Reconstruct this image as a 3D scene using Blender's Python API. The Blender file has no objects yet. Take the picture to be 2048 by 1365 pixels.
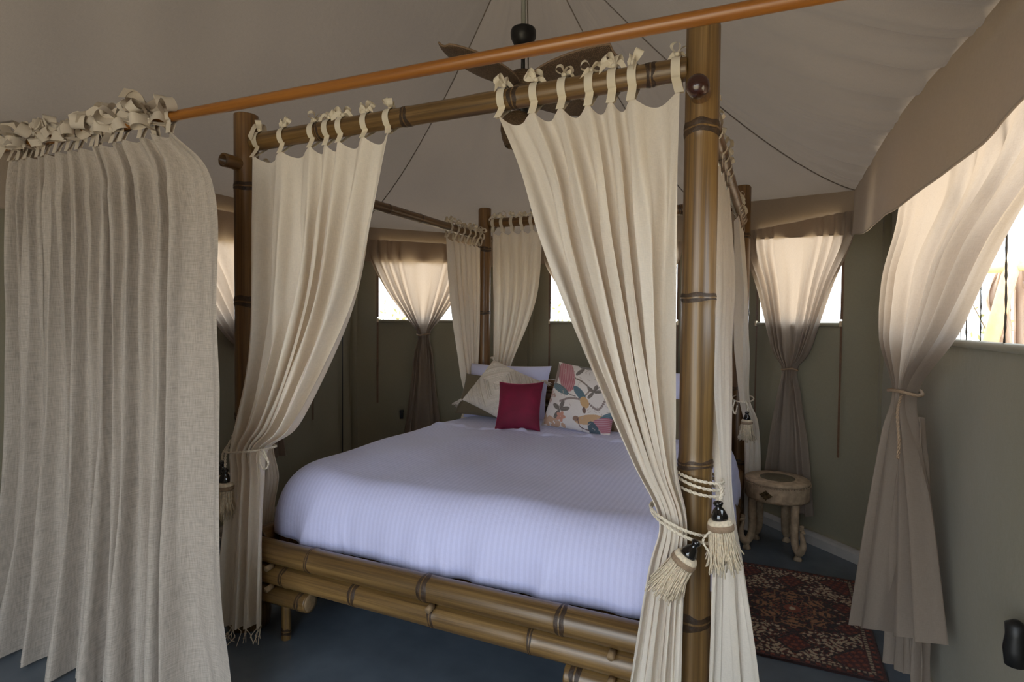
import bpy, math, random
import numpy as np
from mathutils import Matrix, Vector

# ------------------------------------------------------------------ camera, sky, sun, exposure
SC = bpy.context.scene
COL = SC.collection
CAM = np.array([2.0265, -1.7346, 1.3]); YAW, PITCH, ROLL, FPX = -0.4311, -0.0319, 0.0091, 1148.9
FW = np.array([math.sin(YAW)*math.cos(PITCH), math.cos(YAW)*math.cos(PITCH), math.sin(PITCH)])
_r0 = np.array([math.cos(YAW), -math.sin(YAW), 0.0]); _u0 = np.cross(_r0, FW)
RT = _r0*math.cos(ROLL) + _u0*math.sin(ROLL); UP = -_r0*math.sin(ROLL) + _u0*math.cos(ROLL)
cd = bpy.data.cameras.new('camera'); cam = bpy.data.objects.new('camera', cd); COL.objects.link(cam)
cd.sensor_width = 36.0; cd.lens = FPX/2048*36.0; cd.clip_start = 0.02
cam.matrix_world = Matrix(((RT[0], UP[0], -FW[0], CAM[0]), (RT[1], UP[1], -FW[1], CAM[1]), (RT[2], UP[2], -FW[2], CAM[2]), (0, 0, 0, 1)))
SC.camera = cam

world = bpy.data.worlds.new('sky'); SC.world = world; world.use_nodes = True
wn = world.node_tree.nodes; bg = wn['Background']
bg.inputs['Color'].default_value = (0.80, 0.90, 1.0, 1); bg.inputs['Strength'].default_value = 2.3
sd = bpy.data.lights.new('sun', 'SUN'); sd.energy = 5.0; sd.angle = 0.03; sd.color = (1.0, 0.95, 0.88)
sun = bpy.data.objects.new('sun', sd); COL.objects.link(sun)
sun.rotation_euler = Vector((-0.02, -0.22, -1.0)).to_track_quat('-Z', 'Y').to_euler()
SC.view_settings.view_transform = 'Standard'; SC.view_settings.look = 'None'
SC.view_settings.gamma = 1.0; SC.view_settings.use_curve_mapping = False
SC.view_settings.exposure = 1.4
SC.cycles.use_denoising = True
SC.cycles.max_bounces = 10; SC.cycles.diffuse_bounces = 6; SC.cycles.transmission_bounces = 6; SC.cycles.transparent_max_bounces = 8
SC.cycles.sample_clamp_indirect = 4.0

# pixel of the 2048x1365 photograph -> a point on a plane of the place
def _ray(px, py): return FW + RT*(px-1024)/FPX - UP*(py-682.5)/FPX
def on_y(px, py, Y): d = _ray(px, py); return CAM + d*((Y-CAM[1])/d[1])
def on_x(px, py, X): d = _ray(px, py); return CAM + d*((X-CAM[0])/d[0])
def on_z(px, py, Z): d = _ray(px, py); return CAM + d*((Z-CAM[2])/d[2])

# ------------------------------------------------------------------ helpers
rng = np.random.default_rng(7)
MW = {}
def V3(*a): return np.array(a, float)
def nrm(v): v = np.asarray(v, float); return v/(np.linalg.norm(v)+1e-12)
def srgb(r, g, b, a=1.0):
    f = lambda c: (c/255/12.92 if c/255 <= .04045 else ((c/255+.055)/1.055)**2.4)
    return (f(r), f(g), f(b), a)

def empty(name, loc, label, cat, group=None, kind=None):
    o = bpy.data.objects.new(name, None); COL.objects.link(o); o.location = loc
    o.empty_display_size = .05
    MW[o] = Matrix.Translation(Vector(loc)); tag(o, label, cat, group, kind); return o
def tag(o, label=None, cat=None, group=None, kind=None):
    if label: o['label'] = label
    if cat: o['category'] = cat
    if group: o['group'] = group
    if kind: o['kind'] = kind
    return o
def mesh_data(name, V, F, mat, smooth=True, uv=None, cols=None):
    me = bpy.data.meshes.new(name); me.from_pydata([tuple(map(float, v)) for v in V], [], [tuple(map(int, f)) for f in F]); me.update()
    if mat is not None:
        for m in (mat if isinstance(mat, (list, tuple)) else [mat]): me.materials.append(m)
    if smooth: me.polygons.foreach_set('use_smooth', [True]*len(me.polygons))
    if uv is not None:
        l = me.uv_layers.new(name='UVMap'); idx = np.zeros(len(me.loops), int); me.loops.foreach_get('vertex_index', idx)
        l.data.foreach_set('uv', np.asarray(uv, np.float32)[idx].ravel())
    if cols is not None:
        a = me.color_attributes.new('Col', 'FLOAT_COLOR', 'POINT')
        a.data.foreach_set('color', np.hstack([cols, np.ones((len(cols), 1))]).astype(np.float32).ravel())
    return me
def add(name, V, F, mat, parent=None, smooth=True, uv=None, cols=None, M=None, **kw):
    """V in world coordinates; M: own local-to-world matrix (rigid)."""
    V = np.asarray(V, float)
    PM = MW[parent] if parent is not None else Matrix.Identity(4)
    W = M if M is not None else PM if parent is not None else Matrix.Translation(Vector(kw.pop('loc', (0, 0, 0))))
    Wi = np.array(W.inverted()); VL = V@Wi[:3, :3].T + Wi[:3, 3]
    o = bpy.data.objects.new(name, mesh_data(name, VL, F, mat, smooth, uv, cols)); COL.objects.link(o)
    if parent is not None:
        o.parent = parent; o.matrix_local = PM.inverted()@W
    else: o.matrix_world = W
    MW[o] = W
    kw.pop('loc', None); tag(o, kw.get('label'), kw.get('cat'), kw.get('group'), kw.get('kind')); return o
def share(name, me, parent, M):
    o = bpy.data.objects.new(name, me); COL.objects.link(o)
    if parent is not None: o.parent = parent; o.matrix_local = MW[parent].inverted()@M
    else: o.matrix_world = M
    MW[o] = M; return o
class MB:
    def __init__(s): s.V = []; s.F = []; s.n = 0
    def add(s, V, F):
        V = np.asarray(V, float); s.V.append(V); s.F += [tuple(i+s.n for i in f) for f in F]; s.n += len(V); return s
    def get(s): return (np.vstack(s.V), s.F)
def box(c, h):
    c = V3(*c); h = V3(*h)
    V = [c + h*V3(x, y, z) for x in (-1, 1) for y in (-1, 1) for z in (-1, 1)]
    return V, [(0, 1, 3, 2), (4, 6, 7, 5), (0, 4, 5, 1), (2, 3, 7, 6), (0, 2, 6, 4), (1, 5, 7, 3)]
def grid_faces(nu, nv, closeu=False):
    F = []
    for j in range(nv-1):
        for i in range(nu if closeu else nu-1):
            a = j*nu+i; b = j*nu+(i+1) % nu; F.append((a, b, b+nu, a+nu))
    return F
def frames(P):
    P = np.asarray(P, float); T = np.gradient(P, axis=0); T /= np.linalg.norm(T, axis=1)[:, None]+1e-12
    a = V3(0, 0, 1) if abs(T[0][2]) < .9 else V3(1, 0, 0)
    N = nrm(np.cross(T[0], a)); Ns = [N]
    for k in range(1, len(P)):
        N = nrm(Ns[-1] - T[k]*(Ns[-1]@T[k])); Ns.append(N)
    Ns = np.array(Ns); return T, Ns, np.cross(T, Ns)
def tube(P, r, seg=8, caps=True):
    P = np.asarray(P, float); r = np.broadcast_to(np.asarray(r, float), (len(P),)); T, N, B = frames(P)
    a = np.linspace(0, 2*np.pi, seg, endpoint=False)
    V = (P[:, None] + r[:, None, None]*(np.cos(a)[None, :, None]*N[:, None] + np.sin(a)[None, :, None]*B[:, None])).reshape(-1, 3)
    F = grid_faces(seg, len(P), True)
    if caps: F += [tuple(range(seg))[::-1], tuple(range((len(P)-1)*seg, len(P)*seg))]
    return V, F
def lathe(prof, seg=24, c=(0, 0, 0), axis=None):
    """prof: list of (r, z); closed with end fans when r>0"""
    a = np.linspace(0, 2*np.pi, seg, endpoint=False)
    V = np.array([[r*math.cos(t), r*math.sin(t), z] for r, z in prof for t in a])
    F = grid_faces(seg, len(prof), True)
    F += [tuple(range(seg))[::-1], tuple(range((len(prof)-1)*seg, len(prof)*seg))]
    if axis is not None:
        R = np.array(Vector((0, 0, 1)).rotation_difference(Vector(axis)).to_matrix()); V = V@R.T
    return V + V3(*c), F
def spline(P, n):
    P = np.asarray(P, float); m = len(P); t = np.linspace(0, m-1, n); out = []
    for x in t:
        i = min(int(x), m-2); f = x-i
        p0 = P[i-1] if i > 0 else 2*P[i]-P[i+1]; p1 = P[i]; p2 = P[i+1]; p3 = P[i+2] if i+2 < m else 2*P[i+1]-P[i]
        out.append(.5*((2*p1)+(p2-p0)*f+(2*p0-5*p1+4*p2-p3)*f*f+(3*p1-p0-3*p2+p3)*f**3))
    return np.array(out)
def ribbon(P, Wd, w):
    P = np.asarray(P, float); Wd = np.asarray(Wd, float); Wd = np.broadcast_to(Wd, P.shape); w = np.broadcast_to(w, (len(P),))
    V = np.stack([P-Wd*w[:, None]/2, P+Wd*w[:, None]/2], 1).reshape(-1, 3); return V, grid_faces(2, len(P))
def wob(seed, n=5):
    r = np.random.default_rng(seed); a = r.normal(size=n); f = r.uniform(.6, 1, n)*np.arange(1, n+1); ph = r.uniform(0, 6.28, n)
    return lambda x: sum(a[k]/(k+1)*np.sin(f[k]*np.asarray(x)*6.283+ph[k]) for k in range(n))/1.5

# ------------------------------------------------------------------ materials
def newmat(name):
    m = bpy.data.materials.new(name); m.use_nodes = True; nt = m.node_tree; return m, nt, nt.nodes, nt.links, nt.nodes['Principled BSDF']
def node(nt, t, **kw):
    n = nt.nodes.new(t)
    for k, v in kw.items():
        if k in n.inputs: n.inputs[k].default_value = v
        else: setattr(n, k, v)
    return n
def coords(nt, kind='Object', scale=(1, 1, 1)):
    tc = node(nt, 'ShaderNodeTexCoord'); mp = node(nt, 'ShaderNodeMapping'); mp.inputs['Scale'].default_value = scale
    nt.links.new(tc.outputs[kind], mp.inputs['Vector']); return mp.outputs['Vector']
def ramp(nt, fac, stops):
    r = node(nt, 'ShaderNodeValToRGB'); e = r.color_ramp.elements
    while len(e) < len(stops): e.new(.5)
    for k, (p, c) in enumerate(stops): e[k].position = p; e[k].color = c
    nt.links.new(fac, r.inputs['Fac']); return r.outputs['Color']
def noise(nt, vec, scale, detail=3, rough=.55):
    n = node(nt, 'ShaderNodeTexNoise', Scale=scale, Detail=detail, Roughness=rough); nt.links.new(vec, n.inputs['Vector']); return n.outputs['Fac']
def bump(nt, h, strength, dist, bsdf, prev=None):
    b = node(nt, 'ShaderNodeBump', Strength=strength, Distance=dist); nt.links.new(h, b.inputs['Height'])
    if prev is not None: nt.links.new(prev, b.inputs['Normal'])
    if bsdf is not None: nt.links.new(b.outputs['Normal'], bsdf.inputs['Normal'])
    return b.outputs['Normal']
def mixc(nt, fac, a, b, mode='MIX'):
    m = node(nt, 'ShaderNodeMix', data_type='RGBA', blend_type=mode)
    for s, v in ((0, fac), (6, a), (7, b)):
        if isinstance(v, (int, float)): m.inputs[s].default_value = v
        elif isinstance(v, tuple): m.inputs[s].default_value = v
        else: nt.links.new(v, m.inputs[s])
    return m.outputs[2]
def dark(c, k): return (c[0]*k, c[1]*k, c[2]*k, 1)

def m_plain(name, c, rough=.6, nscale=30, var=.25, bstr=.15, metal=0, coat=0, dist=.01, spec=.5):
    m, nt, N, L, b = newmat(name); v = coords(nt); f = noise(nt, v, nscale)
    L.new(ramp(nt, f, [(.3, dark(c, 1-var)), (.7, dark(c, 1+var*.5))]), b.inputs['Base Color'])
    b.inputs['Roughness'].default_value = rough; b.inputs['Metallic'].default_value = metal; b.inputs['Coat Weight'].default_value = coat
    b.inputs['Specular IOR Level'].default_value = spec
    bump(nt, f, bstr, dist, b); return m
def m_cloth(name, c, transl=.3, tint=None, weave=900, slub=0.0, crease=.25, rough=.9, cr_scale=5, stripes=0):
    """woven cloth on a UV map in metres; transl: share of light that passes"""
    m, nt, N, L, b = newmat(name); out = N['Material Output']
    uv = coords(nt, 'UV'); ob = coords(nt, 'Object')
    u1 = coords(nt, 'UV', (weave*.06, weave*.9, 1)); u2 = coords(nt, 'UV', (weave*.9, weave*.06, 1))
    f1 = noise(nt, u1, 1.0, 2); f2 = noise(nt, u2, 1.0, 2)
    ad = node(nt, 'ShaderNodeMath', operation='ADD'); L.new(f1, ad.inputs[0]); L.new(f2, ad.inputs[1])
    hf = node(nt, 'ShaderNodeMath', operation='MULTIPLY'); L.new(ad.outputs[0], hf.inputs[0]); hf.inputs[1].default_value = .5
    k = .12+slub
    col = ramp(nt, hf.outputs[0], [(.34, dark(c, 1-k*1.4)), (.62, dark(c, 1+k*.5))])
    big = noise(nt, ob, 2.2, 3); col = mixc(nt, .5, col, ramp(nt, big, [(.3, dark(c, .92)), (.7, dark(c, 1.04))]))
    if stripes:
        sx = coords(nt, 'UV', (stripes, 0, 0)); w = node(nt, 'ShaderNodeTexWave', wave_type='BANDS', bands_direction='X', Scale=1.0/ (2*math.pi)*20/20); w.inputs['Scale'].default_value = .314
        L.new(sx, w.inputs['Vector']); st = ramp(nt, w.outputs['Fac'], [(.42, (0, 0, 0, 1)), (.58, (1, 1, 1, 1))])
        col = mixc(nt, st, col, mixc(nt, 1.0, col, (.94, .94, .95, 1), 'MULTIPLY'))
        rr = ramp(nt, st, [(0, (.48,)*3+(1,)), (1, (.7,)*3+(1,))]); L.new(rr, b.inputs['Roughness'])
    else: b.inputs['Roughness'].default_value = rough
    L.new(col, b.inputs['Base Color'])
    b.inputs['Specular IOR Level'].default_value = .2
    b.inputs['Sheen Weight'].default_value = .15
    cr = noise(nt, ob, cr_scale, 6, .6); n1 = bump(nt, cr, crease, .02, None); n2 = bump(nt, hf.outputs[0], .25, .0015, b, n1)
    if transl > 0:
        tr = node(nt, 'ShaderNodeBsdfTranslucent'); mx = node(nt, 'ShaderNodeMixShader'); mx.inputs[0].default_value = transl
        L.new(mixc(nt, 1.0, col, tint or (1, .93, .82, 1), 'MULTIPLY'), tr.inputs['Color']); L.new(n2, tr.inputs['Normal'])
        L.new(b.outputs[0], mx.inputs[1]); L.new(tr.outputs[0], mx.inputs[2]); L.new(mx.outputs[0], out.inputs['Surface'])
    return m
def m_bamboo(name, base, light, darkc, rough=.36):
    m, nt, N, L, b = newmat(name)
    v = coords(nt, 'Object', (70, 70, 1.3)); f = noise(nt, v, 1.0, 4, .65)
    v2 = coords(nt, 'Object', (9, 9, 1.6)); g = noise(nt, v2, 1.0, 3)
    v3 = coords(nt, 'Object', (240, 240, 3)); h = noise(nt, v3, 1.0, 2)
    col = ramp(nt, f, [(.32, darkc), (.5, base), (.68, light)])
    col = mixc(nt, .35, col, ramp(nt, g, [(.3, dark(base, .62)), (.5, base), (.72, light)]))
    col = mixc(nt, ramp(nt, h, [(.55, (0, 0, 0, 1)), (.8, (.5, .5, .5, 1))]), col, darkc)
    oi = node(nt, 'ShaderNodeObjectInfo'); hs = node(nt, 'ShaderNodeHueSaturation')
    mr = node(nt, 'ShaderNodeMapRange'); L.new(oi.outputs['Random'], mr.inputs[0]); mr.inputs[3].default_value = .85; mr.inputs[4].default_value = 1.1
    L.new(mr.outputs[0], hs.inputs['Value']); L.new(col, hs.inputs['Color']); L.new(hs.outputs[0], b.inputs['Base Color'])
    b.inputs['Roughness'].default_value = rough; b.inputs['Coat Weight'].default_value = .25; b.inputs['Coat Roughness'].default_value = .25
    bump(nt, f, .12, .003, b); return m
def m_vcol(name, rough=.95, bscale=400, bstr=.5, sheen=.2):
    m, nt, N, L, b = newmat(name); a = node(nt, 'ShaderNodeVertexColor', layer_name='Col'); f = noise(nt, coords(nt), bscale, 2)
    L.new(mixc(nt, ramp(nt, f, [(.3, (.35, .35, .35, 1)), (.7, (0, 0, 0, 1))]), a.outputs['Color'], mixc(nt, 1.0, a.outputs['Color'], (.6, .6, .6, 1), 'MULTIPLY')), b.inputs['Base Color'])
    b.inputs['Roughness'].default_value = rough; b.inputs['Sheen Weight'].default_value = sheen; bump(nt, f, bstr, .003, b); return m

M_ROOF = m_cloth('canvas_roof', srgb(126, 117, 109), 0.06, (1, .94, .86, 1), 700, 0, .35, cr_scale=3)
M_WALL = m_cloth('canvas_wall', srgb(136, 130, 111), 0.0, None, 700, 0, .3, cr_scale=3)
M_VAL = m_cloth('canvas_valance', srgb(168, 152, 135), 0.12, (1, .9, .76, 1), 700, 0, .35, cr_scale=4)
M_DRAPE = m_cloth('drape_taupe', srgb(174, 159, 145), 0.52, (1, .97, .92, 1), 800, .02, .2)
M_CREAM = m_cloth('cotton_cream', srgb(241, 232, 219), 0.3, (1, .94, .83, 1), 800, .02, .25)
M_LINEN = m_cloth('linen_natural', srgb(190, 179, 167), 0.22, (1, .94, .84, 1), 420, .3, .2)
M_TIE = m_cloth('linen_tie', srgb(206, 194, 178), 0.1, None, 420, .22, .3)
M_TAB = m_cloth('cotton_tab', srgb(232, 222, 202), 0.1, None, 800, .02, .3)
M_SHEET = m_cloth('sateen_sheet', srgb(208, 210, 246), 0.0, None, 900, -.06, .5, cr_scale=4, stripes=48)
M_PLAINSHEET = m_cloth('plain_sheet', srgb(212, 214, 246), 0.0, None, 900, -.06, .3, cr_scale=7)
M_BAMB = m_bamboo('bamboo', srgb(112, 85, 47), srgb(146, 115, 70), srgb(58, 40, 22))
M_BAMBD = m_bamboo('bamboo_dark', srgb(108, 76, 40), srgb(142, 105, 58), srgb(56, 37, 20))
M_NODE = m_plain('bamboo_node', srgb(62, 44, 27), .55, 60, .5, .4)
M_CUT = m_plain('bamboo_cut_end', srgb(140, 115, 84), .8, 50, .3, .3)
M_CAP = m_plain('peg_cap_dark', srgb(58, 30, 22), .25, 20, .3, .1, coat=.4)
M_ROD = m_bamboo('rod_orange_wood', srgb(148, 92, 30), srgb(158, 102, 38), srgb(122, 72, 22), .35)
M_FLOOR = m_plain('painted_floor', srgb(98, 108, 119), .24, 6, .14, .05, spec=.45)
M_BASE = m_plain('baseboard_paint', srgb(176, 170, 164), .5, 20, .08, .05)
M_ROPE = m_plain('cotton_rope', srgb(226, 214, 194), .9, 200, .2, .4)
M_FRINGE = m_plain('tassel_yarn', srgb(222, 206, 180), .95, 120, .25, .3)
M_BAND = m_plain('tassel_band', srgb(152, 128, 104), .9, 150, .2, .4)
M_BEAD = m_plain('black_bead', srgb(14, 12, 14), .08, 20, .2, 0, coat=.6)
M_BLACK = m_plain('black_metal', srgb(22, 20, 20), .45, 40, .3, .1)
M_BLACKP = m_plain('black_plastic', srgb(16, 16, 17), .5, 40, .3, .1)
M_ZIP = m_plain('zip_brown', srgb(104, 78, 58), .6, 80, .2, .2)
M_PULL = m_plain('zip_pull', srgb(196, 178, 150), .4, 40, .1, .1, metal=.3)
M_STOOL = m_plain('whitewashed_wood', srgb(176, 152, 124), .75, 26, .35, .35)
M_BRASS = m_plain('aged_brass', srgb(96, 78, 50), .5, 90, .5, .6, metal=.7)
M_INLAY = m_plain('stool_inlay', srgb(108, 98, 78), .6, 120, .3, .4, metal=.3)
M_POLE = m_plain('steel_pole', srgb(142, 142, 134), .5, 30, .1, .05)
M_OLIVE = m_cloth('olive_linen', srgb(112, 100, 80), 0, None, 700, .05, .3)
M_BOHO = m_cloth('boho_cotton', srgb(216, 206, 194), 0, None, 420, .15, .2)
M_GROUND = m_plain('dry_ground', srgb(196, 180, 150), .95, 3, .3, .5)
M_LEAF = m_plain('dry_leaf', srgb(150, 150, 104), .8, 12, .4, .1)
M_BARK = m_plain('bark', srgb(120, 104, 84), .9, 30, .3, .4)
M_OUTW = m_plain('pale_timber', srgb(206, 184, 150), .7, 20, .15, .2)
M_OUTC = m_cloth('veranda_canvas', srgb(196, 176, 162), .15, None, 700, 0, .3)
M_BULB = m_plain('frosted_glass', srgb(226, 222, 214), .25, 20, .05, 0)
M_FLORAL = m_vcol('floral_print', .9, 500, .25); M_RUG = m_vcol('rug_pile', 1.0, 500, .8)
def m_wicker():
    m, nt, N, L, b = newmat('rattan'); v = coords(nt, 'UV', (1, 1, 1)); ck = node(nt, 'ShaderNodeTexBrick', Scale=42.0); ck.inputs['Mortar Size'].default_value = .03
    ck.inputs['Color1'].default_value = srgb(126, 102, 76); ck.inputs['Color2'].default_value = srgb(98, 78, 56); ck.inputs['Mortar'].default_value = srgb(38, 28, 20)
    L.new(v, ck.inputs['Vector']); L.new(ck.outputs['Color'], b.inputs['Base Color']); b.inputs['Roughness'].default_value = .6
    bump(nt, ck.outputs['Fac'], -.6, .006, b); return m
M_WICK = m_wicker()
def m_velvet():
    m, nt, N, L, b = newmat('velvet_red'); f = noise(nt, coords(nt), 5, 4)
    L.new(ramp(nt, f, [(.3, srgb(88, 4, 34)), (.7, srgb(132, 10, 56))]), b.inputs['Base Color']); b.inputs['Roughness'].default_value = .75
    b.inputs['Sheen Weight'].default_value = 1.0; b.inputs['Sheen Roughness'].default_value = .35; b.inputs['Sheen Tint'].default_value = srgb(235, 60, 130)
    bump(nt, f, .3, .01, b); return m
M_VELVET = m_velvet()
def m_net():
    m, nt, N, L, b = newmat('insect_net'); out = N['Material Output']; t = node(nt, 'ShaderNodeBsdfTransparent'); mx = node(nt, 'ShaderNodeMixShader')
    w = node(nt, 'ShaderNodeTexBrick', Scale=300.0); w.inputs['Mortar Size'].default_value = .02; L.new(coords(nt, 'UV'), w.inputs['Vector'])
    mm = node(nt, 'ShaderNodeMath', operation='MULTIPLY_ADD'); L.new(w.outputs['Fac'], mm.inputs[0]); mm.inputs[1].default_value = .1; mm.inputs[2].default_value = .06
    b.inputs['Base Color'].default_value = srgb(90, 88, 86); b.inputs['Roughness'].default_value = .9
    L.new(mm.outputs[0], mx.inputs[0]); L.new(t.outputs[0], mx.inputs[1]); L.new(b.outputs[0], mx.inputs[2]); L.new(mx.outputs[0], out.inputs['Surface']); return m
M_NET = m_net()

# ------------------------------------------------------------------ the tent: floor, walls, windows, roof
XL, XR, YB, YF = -.95, 2.54, 2.85, -3.0
C1, C2, C3, C4 = (XL, 1.80), (.10, YB), (1.50, YB), (XR, 1.81)
outline = [(XL, YF), C1, C2, C3, C4, (XR, YF)]
fl = [(x, y, 0) for x, y in outline] + [(x, y, -.12) for x, y in outline]; n6 = len(outline)
add('floor', fl, [tuple(range(n6))[::-1], tuple(range(n6, 2*n6))] + [(i, (i+1) % n6, n6+(i+1) % n6, n6+i) for i in range(n6)], M_FLOOR, smooth=False,
    label='glossy blue grey painted floor of the tent', cat='floor', kind='structure')
add('ground', [(-40, -40, -.14), (40, -40, -.14), (40, 40, -.14), (-40, 40, -.14)], [(0, 1, 2, 3)], M_GROUND, smooth=False,
    label='pale dry ground outside the tent', cat='ground', kind='structure')

class Wall:
    def __init__(s, a, b):
        s.a = V3(*a, 0); s.b = V3(*b, 0); s.L = np.linalg.norm(s.b-s.a); s.d = (s.b-s.a)/s.L; s.n = V3(s.d[1], -s.d[0], 0)   # n: into the room
    def p(s, u, z, off=0): return s.a + s.d*u + V3(0, 0, z) + s.n*off
    def u_of(s, x, y): return (V3(x, y, 0)-s.a)@s.d
ZT = 2.22
def wall(name, a, b, win, label, ztop=ZT):
    w = Wall(a, b); mb = MB(); u0, u1, z0, z1 = win; nx = 40
    def patch(ua, ub, za, zb):
        ua = ua-.03 if ua == 0 else ua; ub = ub+.03 if ub == w.L else ub
        nu = max(2, int((ub-ua)/.06)+2); nv = max(2, int((zb-za)/.06)+2); V = []
        for j in range(nv):
            for i in range(nu):
                u = ua+(ub-ua)*i/(nu-1); z = za+(zb-za)*j/(nv-1)
                bul = .012*math.sin(3.1*u+z*2.2)*math.sin(math.pi*z/2.2) + .006*math.sin(7*u-5*z)*math.sin(math.pi*z/2.2)
                V.append(w.p(u, z, bul-.01))
        mb.add(V, grid_faces(nu, nv))
    patch(0, w.L, 0, z0); patch(0, w.L, z1, ztop); patch(0, u0, z0, z1); patch(u1, w.L, z0, z1)
    V, F = mb.get(); uv = np.stack([(V-w.a)@w.d, V[:, 2]], 1)
    add(name, V, F, M_WALL, uv=uv, label=label, cat='wall', kind='structure'); return w
zs, zt = 1.305, 1.95
W_L = wall('wall_left', (XL, YF), C1, (YF*-1+.35, YF*-1+1.36, zs, zt), 'olive canvas side wall behind the linen curtain')
W_BL = wall('wall_back_left', C1, C2, (.18, .98, zs, zt), 'olive canvas slanted wall with the strap tab, left of the bed head')
W_B = wall('wall_back', C2, C3, (.17, 1.23, zs, zt), 'olive canvas wall behind the bed head')
W_BR = wall('wall_back_right', C3, C4, (.58, 1.22, zs, zt), 'olive canvas slanted wall behind the carved stool')
W_R = wall('wall_right', C4, (XR, YF), (.55, 2.6, 1.25, zt), 'olive canvas side wall beside the rug')
fw_v = [(XR, YF, 0), (2.25, YF, 0), (2.25, YF, 2.1), (.25, YF, 2.1), (.25, YF, 0), (XL, YF, 0), (XL, YF, 2.1), (XL, YF, 3.6), (XR, YF, 3.6), (XR, YF, 2.1)]  # unseen wall added to cut the daylight; its opening is placed for the light
add('wall_front', fw_v, [(0, 1, 2, 9), (3, 4, 5, 6), (9, 2, 3, 6), (9, 6, 7, 8)], M_WALL, smooth=False, uv=[(p[0], p[2]) for p in fw_v], label='unseen olive canvas front wall, added with an opening shaped to set the daylight', cat='wall', kind='structure')
for nm, w, lab in (('left', W_L, 'behind the linen curtain'), ('back_left', W_BL, 'on the slanted wall with the strap tab'), ('back', W_B, 'behind the bed head'), ('back_right', W_BR, 'behind the stool'), ('right', W_R, 'beside the rug')):
    mb = MB(); prof = [(0, 0), (.028, 0), (.028, .05), (.022, .062), (.012, .07), (0, .072)]
    V = [w.p(u, z, o) for u in (0, w.L) for o, z in prof]; k = len(prof)
    add('baseboard_'+nm, V, [(i, i+1, k+i+1, k+i) for i in range(k-1)], M_BASE, smooth=False, label='pale painted skirting board '+lab, cat='baseboard', kind='structure')

def window(idx, w, u0, u1, z0, z1, label, zips):
    root = empty('window_%d' % idx, tuple(w.p((u0+u1)/2, z0)), label, 'window', kind='structure')
    V = [w.p(u0, z0, -.02), w.p(u1, z0, -.02), w.p(u1, z1, -.02), w.p(u0, z1, -.02)]
    add('net', V, [(0, 1, 2, 3)], M_NET, root, smooth=False, uv=[(0, 0), (u1-u0, 0), (u1-u0, z1-z0), (0, z1-z0)])
    # rolled hem of the opening
    add('sill_hem', *tube([w.p(u, z0+.0, .004) for u in np.linspace(u0, u1, 8)], .012, 8), M_WALL, root, uv=None)
    for u, zb in zips:
        add('zip', *ribbon([w.p(u, z, .006) for z in np.linspace(zb, z0+.02, 12)], w.d, .014), M_ZIP, root, smooth=False)
        add('zip_flap', *ribbon([w.p(u, z, .005) for z in np.linspace(z0+.03, z1, 12)], w.d, .018), M_ZIP, root, smooth=False)
        V, F = box((0, 0, 0), (.007, .004, .016)); R = np.stack([w.d, w.n, V3(0, 0, 1)], 1)
        pl = add('zip_pull', np.array(V)@R.T + w.p(u, z0+.005, .012), F, M_PULL, root, smooth=False)
    return root
window(1, W_L, 3.35, 4.36, zs, zt, 'netted window opening in the side wall behind the linen curtain', [(4.36, .6)])
window(2, W_BL, .18, .98, zs, zt, 'netted window opening in the slanted wall with the strap tab', [(.18, .66), (.98, .66)])
window(3, W_B, .17, 1.23, zs, zt, 'netted window opening behind the bed head', [(.17, .66), (1.23, .66)])
window(4, W_BR, .58, 1.22, zs, zt, 'netted window opening above the carved stool', [(.58, .62), (1.22, .55)])
w5 = window(5, W_R, .55, 2.6, 1.25, zt, 'wide netted window opening with view of a veranda', [])
for y0, ztop, wd, sd_ in ((.05, 1.62, .016, 1), (.235, 1.5, .012, 2), (.36, 1.44, .016, 3), (.41, 1.42, .008, 4)):
    P = [V3(XR-.006, y0+.006*math.sin(z*17+sd_), z) for z in np.linspace(1.255, 1.95, 50)]
    add('net_strap', *ribbon(P, V3(0, 1, 0), np.array([wd*(1+.5*math.sin(k*2.1+sd_)*math.sin(k*.7)) for k in range(50)])), M_BLACKP, w5, smooth=False)

# roof
ZA = 3.45; AP = (.78, 1.11)
def eave_x(y): return float(2.42+.085/(1+math.exp((y-.25)/.18)))
def eave(side, s):
    """a point of the eave polyline per panel"""
    A = {'left': ((XL, YF, 2.03), (XL, 1.80, 2.03)), 'bl': ((XL, 1.80, 2.03), (.10, YB, 2.02)), 'back': ((.10, YB, 2.02), (1.50, YB, 2.19)),
         'br': ((1.50, YB, 2.19), (2.42, 1.93, 2.04)), 'right': ((2.42, 1.93, 2.04), (2.42, YF, 2.0))}[side]
    e = V3(*A[0])*(1-s) + V3(*A[1])*s
    if side == 'right': e[0] = eave_x(e[1]); e[2] = 2.04
    return e
roof = empty('ceiling', (AP[0], AP[1], 2.0), 'taupe canvas tent roof rising to a peak over the bed', 'ceiling', kind='structure')
def roof_pt(side, s, t, p):
    e = eave(side, s); ax, ay = AP[0], min(AP[1], e[1]) if side in ('left', 'right') else AP[1]
    if side in ('left', 'right') and e[1] >= AP[1]: ay = AP[1]
    x = ax + (e[0]-ax)*t; y = ay + (e[1]-ay)*t
    z = e[2] + (ZA-e[2])*max(0, 1-t)**p
    return V3(x, y, z)
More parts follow.
